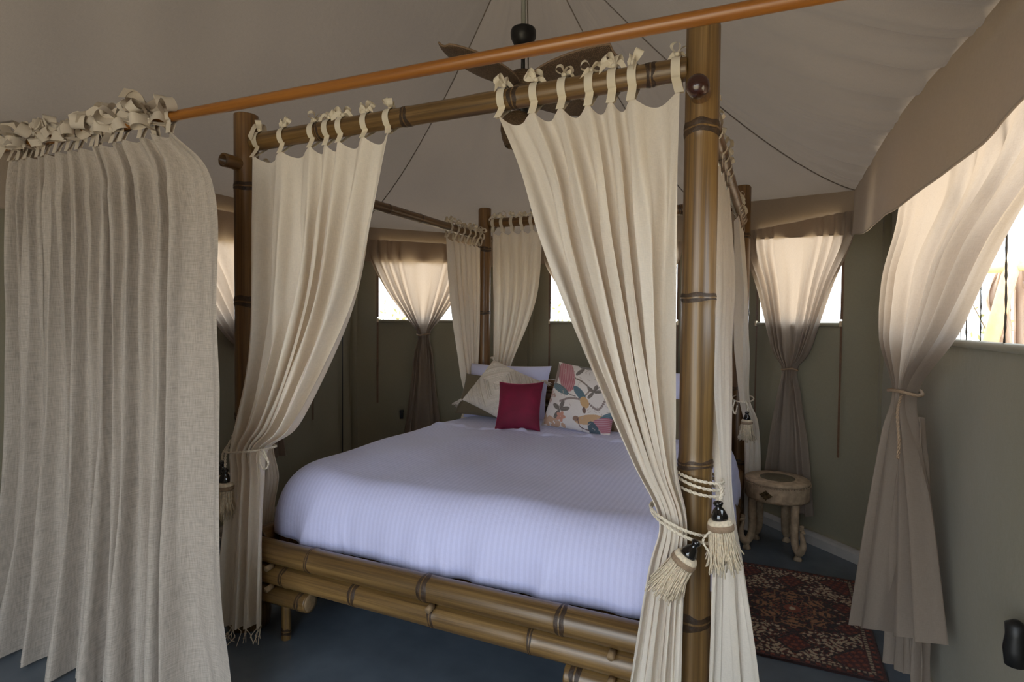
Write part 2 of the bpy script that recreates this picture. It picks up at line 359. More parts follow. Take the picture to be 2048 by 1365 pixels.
for side, p, ns, nt_ in (('left', 1.57, 90, 50), ('bl', 1.57, 40, 50), ('back', 1.5, 40, 50), ('br', 1.42, 60, 60), ('right', 1.36, 420, 60)):
    V = []; U = []; wv = wob(sum(map(ord, side)), 6)
    for j in range(nt_):
        t = 1.12*j/(nt_-1)
        for i in range(ns):
            s = i/(ns-1)
            pp = p
            if side == 'br': pp = 1.5*(1-s)+1.36*s
            if side == 'back': pp = 1.57*(1-s)+1.5*s
            q = roof_pt(side, s, t, pp); e = eave(side, s)
            hipw = math.sin(math.pi*s) if side in ('bl', 'back', 'br') else min(1, abs(e[1]-eave(side, 1 if side == 'left' else 0)[1])/.6)
            tt = min(t, 1)
            q[2] -= .045*hipw*math.sin(math.pi*tt)
            q[2] += .012*hipw*wv(s*2.2+.3*tt)*math.sin(math.pi*tt)
            if side == 'right':
                g = tt**5*max(0, min(1, (1.93-e[1])/.3)); yy = e[1]
                q[2] += (.030*g*math.sin(yy*23+4*math.sin(yy*3)+3*tt) + .016*tt**9*min(1, max(0, (1.93-yy)/.2))*math.sin(yy*62+5*math.sin(yy*7)+9*tt))*(1.0 if yy > -.3 else .5)*(1-tt**30)
            if side == 'br': q[2] += .022*tt**4*math.sin(s*26+5*math.sin(s*5))*hipw*(1-tt**12)
            if side == 'left': q[2] += .014*math.sin((q[1]*1.0+q[2]*.8)*11+2*math.sin(q[1]*2))*math.exp(-((e[1]+.7)/.7)**2)*math.sin(math.pi*tt)
            V.append(q); U.append((s*ns*.05, t*2))
    add('canvas_panel', V, grid_faces(ns, nt_), M_ROOF, roof, uv=U)
for (sa, s0, pa) in (('bl', 0, 1.57), ('bl', 1, 1.57), ('br', 0, 1.5), ('br', 1, 1.36)):
    P = [roof_pt(sa, s0, t, pa)-V3(0, 0, .003) for t in np.linspace(.02, 1, 50)]
    add('hip_seam', *tube(P, .0035, 6), M_ROOF, roof, uv=None)
# valances hang from the eave
def valance(idx, P0, P1, z0a, z0b, z1a, z1b, inn, label, wave):
    P0 = V3(*P0, 0); P1 = V3(*P1, 0); n = 80; m = 14; V = []; U = []; wv = wob(idx+3, 6); L = np.linalg.norm(P1-P0); nn = V3(*inn, 0)
    for j in range(m):
        t = j/(m-1)
        for i in range(n):
            s = i/(n-1); zb = z1a+(z1b-z1a)*s + .008*wv(s*L*.9); za = z0a+(z0b-z0a)*s
            V.append(P0+(P1-P0)*s + nn*(.02+wave*t*(.6+.8*wv(s*L*.7))) + V3(0, 0, za+(zb-za)*t)); U.append((s*L, t*.27))
    o = add('trim_%d' % idx, V, grid_faces(n, m), M_VAL, uv=U, label=label, cat='valance', kind='structure')
    add('hem', *tube([V[(m-1)*n+i] for i in range(n)], .0035, 6), M_VAL, o)
valance(1, (XL, YF), C1, 2.03, 2.03, 1.76, 1.76, (1, 0), 'beige canvas valance along the wall behind the linen curtain', .012)
valance(2, C1, C2, 2.03, 2.02, 1.77, 1.775, tuple(W_BL.n[:2]), 'beige canvas valance on the slanted wall with the strap tab', .012)
valance(3, C2, C3, 2.02, 2.19, 1.81, 1.90, (0, -1), 'beige canvas valance above the bed head', .012)
valance(4, (1.50, YB), (2.42, 1.93), 2.19, 2.04, 1.93, 1.80, (-.7, -.7), 'beige canvas valance above the stool and its window', .014)
V = []; U = []; n_, m_ = 200, 14; wv = wob(8, 6)
for j in range(m_):
    for i in range(n_):
        y = 1.93+(YF-1.93)*i/(n_-1); zb = float(np.interp(y, [-3, -.1, .25, .65, 1.2, 1.93], [1.76, 1.76, 1.735, 1.70, 1.72, 1.79]))+.004*wv(y); t = j/(m_-1)
        V.append((eave_x(y)-.022-.012*t*(1+wv(y*.6)), y, 2.04+(zb-2.04)*t)); U.append((y, t*.3))
o = add('trim_5', V, grid_faces(n_, m_), M_VAL, uv=U, label='long beige canvas valance above the wide window', cat='valance', kind='structure')
add('hem', *tube([V3(*V[(m_-1)*n_+i]) for i in range(n_)], .0035, 6), M_VAL, o)
for k, c in enumerate((C1, C2, C3, C4)):  # upright tubes added to stop daylight leaking in where the walls meet
    add('trim_%d' % (7+k), *tube([(c[0]+(.012 if c[0] > .8 else -.012), c[1]+.012, -.05), (c[0]+(.012 if c[0] > .8 else -.012), c[1]+.012, 2.2)], .03, 10), M_WALL, label=('added olive tube blocking stray light at the corner nearest the linen curtain', 'added olive tube blocking stray light at the corner behind the white pillow', 'added olive tube blocking stray light at the corner behind the bed curtains', 'added olive tube blocking stray light at the corner between stool and veranda window')[k], cat='seam', kind='structure')
# roof ridge pole and small wall fittings
tab = Wall(C1, C2); u = tab.u_of(-.70, 2.07)
t_ = empty('strap_tab', tuple(tab.p(u, .53)), 'small black strap tab on the olive wall below the netted window', 'strap')
V, F = box((0, 0, 0), (.012, .006, .035)); R = np.stack([tab.d, tab.n, V3(0, 0, 1)], 1)
add('strap', np.array(V)@R.T + tab.p(u, .56, .012), F, M_BLACKP, t_, smooth=False)
V, F = box((0, 0, 0), (.015, .008, .008)); add('keeper', np.array(V)@R.T + tab.p(u, .585, .014), F, M_BLACKP, t_, smooth=False)
t_ = empty('wall_toggle', (XR-.02, -.15, .56), 'black rubber toggle on the olive wall beside the rug', 'toggle')
add('toggle_body', *lathe([(.004, -.05), (.018, -.045), (.022, -.01), (.018, .02), (.02, .045), (.006, .055)], 16, (XR-.024, -.15, .605)), M_BLACKP, t_)
add('toggle_base', *box((XR-.006, -.15, .61), (.006, .014, .03)), M_BLACKP, t_, smooth=False)
V = []
for z in (.0, 2.0): V += [(XL+.004, 1.66, z), (XL+.004, 1.672, z)]
add('trim_6', V, [(0, 1, 3, 2)], M_BLACKP, smooth=False, label='dark seam slit between olive wall panels', cat='seam', kind='structure')

# ------------------------------------------------------------------ bamboo poles
def pole(name, P, Q, r, nodes, parent, mat=M_BAMB, taper=1.0, seg=24, hollow=True, ring=.013, node_parent_names='node_ring'):
    P = V3(*P); Q = V3(*Q); L = np.linalg.norm(Q-P); d = (Q-P)/L
    rot = Vector((0, 0, 1)).rotation_difference(Vector(d)).to_matrix().to_4x4(); M = Matrix.Translation(Vector(P))@rot
    ss = [0, .004] ; rr = lambda s: r*(1+(taper-1)*s/L)
    zs_ = set(np.linspace(.004, L-.004, max(4, int(L/.06))).tolist())
    for nd in nodes: zs_ |= {nd-.03, nd-.012, nd-.006, nd, nd+.006, nd+.012, nd+.03}
    zs_ = sorted(z for z in zs_ if .003 < z < L-.003); prof = []
    if hollow: prof += [(.001, .03), (rr(0)*.68, .03), (rr(0)*.68, .0)]
    else: prof += [(.001, 0)]
    prof.append((rr(0)*.99, 0))
    for z in zs_:
        k = 1.0
        for nd in nodes:
            dz = abs(z-nd); k = max(k, 1+.05*math.exp(-(dz/.012)**2)) if dz < .05 else k
        prof.append((rr(z)*k, z))
    prof.append((rr(L)*.99, L))
    if hollow: prof += [(rr(L)*.68, L), (rr(L)*.68, L-.03), (.001, L-.03)]
    else: prof += [(.001, L)]
    V, F = lathe(prof, seg); W = np.array(M); V = V@W[:3, :3].T + W[:3, 3]
    o = add(name, V, F, mat, parent, M=M)
    for nd in nodes:
        h = ring*(.8+.6*rng.random()); a = np.linspace(0, 2*np.pi, seg, endpoint=False); up = h*(1+.22*np.sin(a+rng.random()*6)+.12*np.sin(a*5+rng.random()*6)); dn = h*(1+.2*np.sin(a*2+rng.random()*6))
        RV = []
        for q, f in ((0, 1.003), (.35, 1.06), (.5, 1.035), (.65, 1.06), (1, 1.003)):
            for k in range(seg): RV.append((rr(nd)*f*math.cos(a[k]), rr(nd)*f*math.sin(a[k]), nd-dn[k]+(up[k]+dn[k])*q))
        RV = np.array(RV)@W[:3, :3].T + W[:3, 3]
        add(node_parent_names, RV, grid_faces(seg, 5, True), M_NODE, o)
    return o
BW, BL_ = 1.82, 2.158
bed = empty('canopy_bed', (BW/2, BL_/2, 0), 'four poster bamboo bed with canopy rails and bamboo foot rails', 'bed')
for (x, y, zt_, r, m) in ((0, 0, 2.152, .05, M_BAMBD), (BW, 0, 2.144, .0485, M_BAMB), (0, BL_, 2.16, .05, M_BAMBD), (BW, BL_, 2.166, .048, M_BAMBD)):
    pole('post', (x, y, .0), (x, y, zt_), r, [.44, .898, 1.375, 1.853], bed, m, .97, 28, ring=.017)
add('post_foot', *lathe([(.07, 0), (.085, .004), (.09, .05), (.086, .10), (.06, .104)], 28, (0, 0, 0)), M_BAMB, bed)
for (x, y) in ((BW, 0), (0, BL_), (BW, BL_)):
    add('post_foot', *lathe([(.05, 0), (.054, .004), (.055, .05), (.054, .10), (.049, .104)], 28, (x, y, 0)), M_BAMB, bed)
zR = 2.036; zS = 1.942
pole('canopy_rail', (.045, 0, zR), (BW-.04, 0, zR), .0345, [.36, .763, 1.187, 1.633], bed, M_BAMB, .97)
pole('canopy_rail', (.045, BL_, zR+.012), (BW-.04, BL_, zR+.012), .034, [.5, .95, 1.4], bed, M_BAMBD)
for x in (0, BW):
    y0 = -.112 if x == 0 else -.085
    pole('canopy_rail', (x, y0, zS), (x, BL_+.1, zS), .028, [.4-y0*0, .64, 1.07, 1.393, 1.75], bed, M_BAMBD, hollow=(x == 0), ring=.008)
cap = add('peg_cap', *lathe([(.0285, 0), (.030, .006), (.0305, .024), (.027, .038), (.016, .046), (.003, .048)], 24, (BW, -.082, zS), (0, -1, 0)), M_CAP, bed)
for (yy, zz, n1, r1) in ((-.03, .356, [.33, .86, 1.37, 1.7], .046), (-.03, .268, [.2, .55, .895, 1.27, 1.62], .044)):
    pole('foot_rail', (.06, yy, zz), (BW-.06, yy, zz), r1, n1, bed, M_BAMB, 1.0)
pole('foot_stub', (.04, -.03, .185), (.375, -.03, .185), .040, [.30], bed, M_BAMB, hollow=False, ring=.016)
add('cut_end', *lathe([(.034, 0), (.033, .003), (.02, .004), (.001, .0045)], 24, (.3745, -.03, .185), (1, 0, 0)), M_CUT, bed)
pole('foot_stub', (BW-.04, -.03, .185), (1.445, -.03, .185), .040, [.30], bed, M_BAMB, hollow=False, ring=.016)
for x in (.235, 1.585):
    pole('foot_leg', (x, -.02, 0), (x, -.02, .15), .019, [.035], bed, M_BAMB, hollow=False, ring=.014, seg=16)
for x in (.2, .96, 1.6):
    for z in (.312, .228):
        if z < .3 and x == .96: continue
        add('peg', *tube([(x, -.058, z), (x, -.09, z-.004)], [.012, .011], 12), M_CUT, bed)
for x in (-.0, BW):
    for zz, r1 in ((.356, .044), (.262, .044)):
        pole('side_rail', (x, .05, zz), (x, BL_-.05, zz), r1, [.3, .75, 1.2, 1.65], bed, M_BAMBD)
    pole('side_stub', (x, .06, .17), (x, .5, .17), .038, [.3], bed, M_BAMBD, hollow=False)
    pole('side_stub', (x, 1.6, .17), (x, 2.1, .17), .038, [.3], bed, M_BAMBD, hollow=False)
for zz, x0, x1, r1 in ((.45, .05, 1.77, .05), (.562, .05, 1.77, .046), (.66, .08, 1.735, .048), (.765, .05, 1.77, .046), (.86, .05, 1.77, .04)):
    yy = 2.10
    h = pole('headboard_rail', (x0, yy, zz), (x1, yy, zz), r1, [.3, .8, 1.25, 1.6], bed, M_BAMBD, hollow=False)
add('peg_cap', *lathe([(.045, 0), (.049, .006), (.049, .016), (.04, .028), (.006, .032)], 24, (1.735, 2.10, .66), (1, 0, 0)), M_CAP, bed)
for k in range(12):
    y = .14+k*.165
    add('slat', *box((BW/2, y, .345), (.86, .03, .012)), M_BAMBD, bed, smooth=False)

# ------------------------------------------------------------------ bedding
add_m = []
def rounded(nx, ny, x0, x1, y0, y1, z0, z1, rx, corner, crown, seed, bulge=.03, pw=2.4, uvs=1):
    """a soft block: grid wrapped over the top and down the four sides"""
    V = []; U = []; wv = wob(seed, 5); wv2 = wob(seed+1, 6)
    a = np.linspace(-1, 1, nx); b = np.linspace(-1, 1, ny); cx, cy = (x0+x1)/2, (y0+y1)/2; hx, hy = (x1-x0)/2, (y1-y0)/2
    for v in b:
        for u in a:
            # superellipse plan
            m_ = max(abs(u), abs(v)); k = 8.0
            rr_ = (abs(u)**k+abs(v)**k)**(1/k)+1e-9; sc = m_/rr_
            px, py = u*sc, v*sc                       # plan in unit rounded square
            e = m_                                    # 0 centre .. 1 rim
            edge = 1-rx
            if e <= edge: f = e/edge*(1-rx*.55); zz = 1.0
            else:
                q = (e-edge)/rx; th = q*math.pi/2*1.12
                f = (1-rx*.55) + rx*.55*math.sin(min(th, math.pi/2))**(2/pw)*1.0
                zz = max(0, math.cos(min(th, math.pi/2)))**(2/pw)
                if th > math.pi/2: zz = -(th-math.pi/2)*.8
            g = f/max(e, 1e-6)
            x = cx+hx*px*g; y = cy+hy*py*g; 
            z = z0+(z1-z0)*(.22+.78*max(zz, 0)) + (z1-z0)*zz*(zz < 0)*.9 if True else 0
            z += crown*(1-u*u)*(1-v*v)
            V.append([x, y, z]); U.append((x, y if abs(v) < 1-rx else y+ (1-max(zz, 0))*.25*np.sign(v)))
    return np.array(V), grid_faces(nx, ny), np.array(U)
V, F, U = rounded(170, 190, -.055, 1.86, .040, 2.035, .345, .645, .27, .2, .014, 3, pw=2.05)
# creases: shallow pulls running off the foot edge, small waves on the sides
foot = np.clip((.32-V[:, 1])/.3, 0, 1); low = np.clip((.60-V[:, 2])/.2, 0, 1)
V[:, 1] -= foot*low*(.010*np.sin(V[:, 0]*19+2*np.sin(V[:, 0]*5))+.005*np.sin(V[:, 0]*47+1))
sid = np.clip((np.abs(V[:, 0]-.915)-.78)/.14, 0, 1)*low
V[:, 0] += np.sign(V[:, 0]-.915)*sid*(.012*np.sin(V[:, 1]*17+1)+.006*np.sin(V[:, 1]*41))
V[:, 2] += .006*np.sin(V[:, 0]*6+V[:, 1]*4)*np.sin(V[:, 1]*7) + .004*np.sin(V[:, 0]*13-V[:, 1]*5)
V[:, 2] = np.maximum(V[:, 2], .362)
for xi, ki, a_, w_ in ((.30, .3, .010, .016), (.46, -.2, .008, .014), (.62, .1, .006, .02), (.83, -.25, .010, .015), (.90, -.4, .007, .014), (1.12, .3, .006, .018), (1.38, .5, .008, .016)):
    V[:, 1] -= foot*low*a_*np.exp(-((V[:, 0]-xi-(V[:, 2]-.5)*ki)/w_)**2)
_nx, _ny = 170, 190
F = F + [tuple(list(range(_nx)) + [j*_nx+_nx-1 for j in range(1, _ny)] + [(_ny-1)*_nx+i for i in range(_nx-2, -1, -1)] + [j*_nx for j in range(_ny-2, 0, -1)])[::-1]]
duv = add('duvet', V, F, M_SHEET, uv=U, loc=(.915, 1.05, .4), label='white striped sateen duvet spread over the bamboo bed', cat='duvet')
n = 120; P = []
for k in range(n):
    x = .06+1.7*k/(n-1); y = 1.36+.02*math.sin(k*.21)+.012*math.sin(k*.9); P.append((x, y))
def duvet_z(x, y):
    i = np.argmin((V[:, 0]-x)**2+(V[:, 1]-y)**2); return V[i, 2]
RV = []
for (x, y) in P:
    z = duvet_z(x, y); h = .006+.004*math.sin(x*31)+.003*math.sin(x*77)
    for dy, dz in ((-.03, .001), (-.012, h), (0, h*1.3), (.012, h*.9), (.05, .001)): RV.append((x, y+dy, z+dz))
add('sheet_fold', RV, grid_faces(5, n), M_PLAINSHEET, duv)

def cushion(w, h, t, n=60, pinch=.06, seed=0, ridge=None):
    a = np.linspace(-1, 1, n); wv = wob(seed, 4)
    F = []; Vs = []; UVs = []
    for side in (1, -1):
        for v in a:
            for u in a:
                px = u*(1-pinch*(1-v*v)*abs(u)**2)*w/2; py = v*(1-pinch*(1-u*u)*abs(v)**2)*h/2
                th = t/2*max(0, (1-abs(u)**2.6))**.55*max(0, (1-abs(v)**2.6))**.55
                th += .004*wv(u*.5+v*.4)*(1-u*u)*(1-v*v)
                if ridge is not None and side == 1: th += ridge(u, v)*(1-u**8)*(1-v**8)
                Vs.append((px, py, side*th)); UVs.append((px, py))
    g = grid_faces(n, n); F = g + [tuple(i+n*n for i in f[::-1]) for f in g]
    return np.array(Vs), F, np.array(UVs)
def place(V, base, lean, yaw, roll=0, h=0):
    """cushion stands on its lower edge at base, leaning back by lean degrees; its face (+z) looks to -Y turned by yaw"""
    V = V.copy(); c, s = math.cos(math.radians(roll)), math.sin(math.radians(roll)); R0 = np.array([[c, -s, 0], [s, c, 0], [0, 0, 1]]); V = V@R0.T
    V[:, 1] -= V[:, 1].min()
    L = math.radians(90-lean); R1 = np.array([[1, 0, 0], [0, math.cos(L), -math.sin(L)], [0, math.sin(L), math.cos(L)]]); V = V@R1.T
    y = math.radians(yaw); R2 = np.array([[math.cos(y), -math.sin(y), 0], [math.sin(y), math.cos(y), 0], [0, 0, 1]])
    return V@R2.T + V3(*base)
def pillow(name, w, h, t, base, lean, yaw, roll, mat, label, cat='cushion', n=60, seed=0, ridge=None, cols=None, pinch=.06, parts=None):
    V, F, U = cushion(w, h, t, n, pinch, seed, ridge); return add(name, place(V, base, lean, yaw, roll), F, mat, uv=U, cols=cols, loc=base, label=label, cat=cat)
pillow('bed_pillow', .62, .40, .15, (.31, 1.86, .62), 18, 3, 0, M_PLAINSHEET, 'white bed pillow propped up behind the olive and tufted cushions', 'pillow', seed=5)
pillow('bed_pillow', .62, .40, .15, (1.34, 1.86, .62), 18, -4, 0, M_PLAINSHEET, 'white bed pillow propped up behind the bird print cushion', 'pillow', seed=6)
pillow('olive_cushion', .46, .30, .13, (.27, 1.69, .645), 28, 6, -4, M_OLIVE, 'plain olive cushion lying under the cream tufted cushion', seed=7)
pillow('olive_cushion', .42, .30, .12, (1.38, 1.60, .63), 42, -4, 0, M_OLIVE, 'plain olive cushion beside the brown patterned cushion', seed=8)
def boho_ridge(u, v):
    d = abs(u)+abs(v); w1 = abs(((d*2.2) % 1)-.5)*2
    r = (.5+.5*math.cos(d*2*math.pi*8.8))**.7; m_ = 1 if (d*2.2) % 1 < .57 else 0
    return .013*r*m_
b0 = (.38, 1.56, .645)
V, F, U = cushion(.41, .37, .13, 130, .05, 9, boho_ridge); Vp = place(V, b0, 38, 6, -24)
boho = add('tufted_cushion', Vp, F, M_BOHO, uv=U, loc=b0, label='cream boho cushion with raised tufted diamonds and corner tassels', cat='cushion')
nn_ = 130
for ci in (0, nn_-1, nn_*(nn_-1), nn_*nn_-1):
    p0 = Vp[ci]; ctr = Vp[:nn_*nn_].mean(0); dr = nrm(p0-ctr); mb = MB()
    for k in range(14):
        e = dr*.05 + rng.normal(size=3)*.012 + V3(0, 0, -.02); mb.add(*tube(spline([p0-dr*.004, p0+dr*.02+rng.normal(size=3)*.004, p0+e], 6), .0022, 5))
    mb.add(*lathe([(.002, -.01), (.009, -.004), (.009, .006), (.002, .01)], 8, p0+dr*.006)); V_, F_ = mb.get()
    add('corner_tassel', V_, F_, M_BOHO, boho)
pillow('velvet_cushion', .285, .31, .12, (.63, 1.37, .65), 24, 8, 2, M_VELVET, 'crimson velvet cushion between the tufted and the bird print cushions', n=70, seed=11, pinch=.1)
pillow('patterned_cushion', .34, .22, .10, (1.18, 1.62, .64), 38, -8, 4, M_BAND, 'small brown patterned cushion peeking out behind the bird print cushion', seed=13)

def floral_cols(U, w, h):
    """painted print: two long tailed birds, branches, leaves and blossoms on a pale ground"""
    x = U[:, 0]/w*2; y = U[:, 1]/h*2; C = np.tile(np.array(srgb(226, 218, 214)[:3]), (len(x), 1)); r = np.random.default_rng(4)
    def ell(cx, cy, a, b, ang, col, streak=0, col2=None):
        c, s = math.cos(ang), math.sin(ang); X = (x-cx)*c+(y-cy)*s; Y = -(x-cx)*s+(y-cy)*c; m_ = (X/a)**2+(Y/b)**2 < 1
        cc = np.tile(np.array(srgb(*col)[:3]), (len(x), 1))
        if streak: k = (.5+.5*np.sin(Y*streak*2.6+3*np.sin(X*4)))[:, None]*.75; cc = cc*(1-k)+np.array(srgb(*(col2 or (220, 190, 190)))[:3])*k
        C[m_] = cc[m_]
    def stroke(pts, wd, col):
        P = spline(np.array([(p[0], p[1], 0) for p in pts]), 40)
        for p in P: C[((x-p[0])**2+(y-p[1])**2) < wd*wd] = np.array(srgb(*col)[:3])
    for _ in range(26): ell(-.72+r.normal()*.2, -.84+r.normal()*.1, .07, .05, r.random()*3, (196, 160, 134))
    for _ in range(20): ell(-.9+r.normal()*.1, -.1+r.normal()*.12, .05, .04, r.random()*3, (190, 158, 148))
    stroke([(-.5, -.25), (-.2, -.12), (.2, -.14), (.6, -.3), (.72, .1), (.66, .5), (.8, .8)], .035, (150, 134, 130))
    stroke([(-.3, .5), (0, .4), (.25, .2), (.1, -.1)], .022, (132, 118, 110)); stroke([(.2, .95), (.5, .75), (.9, .7)], .02, (120, 110, 104))
    ell(-.55, .55, .55, .24, -1.05, (168, 96, 104), 46, (206, 164, 168)); ell(-.92, .62, .36, .1, -1.3, (132, 112, 104), 50, (170, 150, 140))
    ell(-.62, .12, .34, .1, -.45, (88, 112, 122), 60, (120, 140, 146)); ell(.0, .06, .28, .1, -.7, (98, 122, 134), 60, (82, 104, 118))
    ell(.2, -.18, .18, .11, -.9, (206, 168, 122)); ell(.24, -.4, .09, .05, -1.2, (120, 96, 88))
    ell(.42, -.62, .4, .13, .28, (204, 166, 128)); ell(.05, -.66, .09, .07, .1, (150, 120, 104)); ell(.9, -.42, .35, .1, .75, (86, 110, 124), 50, (110, 132, 142))
    ell(.85, -.68, .42, .2, .35, (166, 92, 108), 48, (208, 170, 178)); ell(.6, -.92, .3, .14, -1.0, (72, 88, 100), 60, (96, 110, 120))
    for (cx, cy, s) in ((-.45, -.5, .15), (.38, .15, .12), (.55, .82, .13), (-.1, .85, .16)):
        for a in (.3, 1.4, 2.6, 4.2): ell(cx+s*math.cos(a), cy+s*math.sin(a), s*.95, s*.42, a, (112, 104, 100), 40, (134, 124, 118))
    for _ in range(60): q = r.uniform(-.95, .95, 2); a = r.random()*6.28; stroke([q, q+.07*np.array([math.cos(a), math.sin(a)])], .008, (186, 172, 164))
    stroke([(-.95, .3), (-.6, .2), (-.3, .0), (-.1, -.05)], .012, (110, 100, 96)); stroke([(.1, -.66), (.2, -.85), (.45, -.9)], .012, (112, 84, 84)); stroke([(.35, .6), (.5, .4), (.38, .15)], .013, (112, 102, 98))
    for (cx, cy) in ((.72, .42), (.85, .2), (.3, .92), (-.4, -.68)):
        for a in range(5): ell(cx+.08*math.cos(a*1.26), cy+.08*math.sin(a*1.26), .07, .05, a*1.26, (206, 150, 130))
    return C
V, F, U = cushion(.45, .42, .14, 210, .06, 12)
add('bird_cushion', place(V, (.965, 1.50, .635), 24, -5, -5), F, M_FLORAL, uv=U, cols=floral_cols(U, .45, .42), loc=(.965, 1.50, .635),
    label='large pale cushion printed with pink tailed birds and branches', cat='cushion')

# ------------------------------------------------------------------ cloth
def cloth(levels, nu, nv, folds, seed, sag=None, width=1.0, nfix=None, drift=.10, f2=1.0, half=None, warp=None):
    """levels: (L, R, depth of folds) from top to bottom; folds: fold boundaries in u (0..1)"""
    r = np.random.default_rng(seed); Lp = spline([l[0] for l in levels], nv); Rp = spline([l[1] for l in levels], nv)
    am = np.interp(np.linspace(0, len(levels)-1, nv), range(len(levels)), [l[2] for l in levels])
    u = np.linspace(0, 1, nu); fb = np.asarray(folds, float); nf = len(fb)-1
    amp_k = r.uniform(.65, 1.15, nf+1); w1, w2, w3 = wob(seed+1), wob(seed+2), wob(seed+3, 7)
    V = np.zeros((nv, nu, 3)); U = np.zeros((nv, nu, 2)); z = 0
    for j in range(nv):
        t = j/(nv-1); ph = np.interp(u, fb, np.arange(nf+1))
        ph = ph + drift*w1(t*.9+ph*.23)*np.minimum(1, t*6)
        A = np.interp(ph, np.arange(nf+1), amp_k)
        hb = 0 if half is None else np.interp(t*(len(levels)-1), half[0], half[1])
        Fd = (1-hb)*np.cos(2*np.pi*ph)+hb*np.cos(np.pi*ph+.4); Fd = np.sign(Fd)*np.abs(Fd)**.8
        F2 = f2*(1-.6*hb)*.38*np.sin(4*np.pi*ph+2*w2(t*.7+u)) + f2*(1-hb)*.16*np.sin(2*np.pi*ph*3.3+4*w3(t*.5))
        D = Rp[j]-Lp[j]; wd = np.linalg.norm(D); d = D/wd; n = nfix if nfix is not None else nrm(np.cross(d, V3(0, 0, 1)))
        disp = am[j]*(A*Fd+F2*np.minimum(1, .3+t*4)); tang = am[j]*.45*f2*(1-hb)*np.sin(4*np.pi*ph+.6)*np.minimum(1, t*5)*np.sin(np.pi*u)**.4
        uw = u if warp is None else u+(np.interp(u, warp[0], warp[1])-u)*np.interp(t*(len(levels)-1), [0, 1], [0, 1])
        V[j] = Lp[j] + uw[:, None]*D + disp[:, None]*n + tang[:, None]*d
        if sag is not None:
            k = ph - np.floor(np.clip(np.interp(u, fb, np.arange(nf+1)), 0, nf-1e-6)); q = np.interp(u, fb, np.arange(nf+1)) % 1
            V[j, :, 2] -= sag*4*q*(1-q)*math.exp(-t*14)
        U[j, :, 0] = u*width; U[j, :, 1] = 2.0*t
    return V.reshape(-1, 3), grid_faces(nu, nv), U.reshape(-1, 2), V
def bow_mesh(seed, L=.045, w=.022, tails=.05):
    r = np.random.default_rng(seed); mb = MB()
    def J(a): return r.normal(size=3)*a
    for s in (-1, 1):
        ang = .5+r.normal()*.35; di = nrm(V3(s*math.cos(ang), r.normal()*.35, math.sin(ang))); up = nrm(np.cross(di, V3(r.normal()*.3, 1, 0)))*s; wd = nrm(np.cross(di, up))
        t = np.linspace(0, 1, 16); P = di*(L*np.sin(np.pi*t))[:, None] + up*(.38*L*np.sin(2*np.pi*t))[:, None]
        tw = r.normal()*.8; W_ = np.array([wd*math.cos(tw*x)+up*math.sin(tw*x) for x in t]); mb.add(*ribbon(P, W_, w*(.75+.35*np.sin(np.pi*t))))
    for s in (-1, 1):
        di = nrm(V3(s*(.6+r.random()*.4), r.normal()*.5, -.2+r.normal()*.5)); P = spline([V3(0, 0, 0), di*tails*.5+V3(0, 0, .012)+J(.004), di*tails+V3(0, 0, -.012)+J(.006)], 8)
        mb.add(*ribbon(P, nrm(np.cross(di, V3(0, 1, .3))), np.linspace(w*.5, w, 8)))
    mb.add(*lathe([(.001, -.007), (.007, -.005), (.009, 0), (.007, .005), (.001, .007)], 10)); return mb.get()
def place_M(p, rz, sc=1.0, tilt=0.0):
    return Matrix.Translation(Vector(p))@Matrix.Rotation(rz, 4, 'Z')@Matrix.Rotation(tilt, 4, 'X')@Matrix.Scale(sc, 4)
BOWS = [mesh_data('bow', *bow_mesh(s, .034, .019, .036), M_TAB) for s in range(4)]
def tab_band(axis_pt, d, r, attach, w=.026):
    """band passing over a rail and down to the cloth"""
    d = nrm(d); side = nrm(np.cross(d, V3(0, 0, 1))); P = []
    for a in np.linspace(-60, 240, 26):
        t = math.radians(a); P.append(axis_pt + side*(r+.003)*math.cos(t) + V3(0, 0, 1)*(r+.003)*math.sin(t))
    P = [attach + side*.006] + P + [attach - side*.006]
    return ribbon(spline(P, 40), d, w)
GB = 'cream tab top bed curtains'
def bed_curtain(label, levels, tabs, axis, d, rad, seed, base, nu=230, nv=120, width=1.1, nfix=None, sub=1, bow_rz=0, mat=None, half=None):
    """tabs: positions along the rail (axis gives the fixed coordinates)"""
    root = empty('bed_curtain', base, label, 'curtain', GB)
    L, R = V3(*levels[0][0]), V3(*levels[0][1]); tot = np.linalg.norm(R-L); us = []
    for t in tabs: us.append(min(1, max(0, np.dot(axis(t)-L, (R-L)/tot)/tot)))
    fb = sorted(us); fb[0] = 0.0; fb[-1] = 1.0
    V, F, U, G = cloth(levels, nu, nv, fb, seed, .035, width, nfix, half=half, f2=.65)
    add('cloth', V, F, mat or M_CREAM, root, uv=U)
    hem = G[2:4]  # stitched heading, a little proud of the cloth
    for k, t in enumerate(tabs):
        ui = int(round(fb[k]*(nu-1))); at = G[0, ui] + V3(0, 0, -.012)
        tb = add('tab', *tab_band(axis(t), d, rad, at), M_TAB, root)
        a = axis(t); top = a + V3(0, 0, rad+.010) + nrm(np.cross(d, V3(0, 0, 1)))*.006
        share('bow', BOWS[(k+seed) % 4], tb, place_M(top, bow_rz+rng.normal()*.6, .85+.35*rng.random(), rng.normal()*.3))
    return root, G
X = V3(1, 0, 0); Y = V3(0, 1, 0)
fr_rail = lambda t: V3(t, 0, zR); bk_rail = lambda t: V3(t, BL_, zR+.012); lf_rail = lambda t: V3(0, t, zS); rt_rail = lambda t: V3(BW, t, zS)
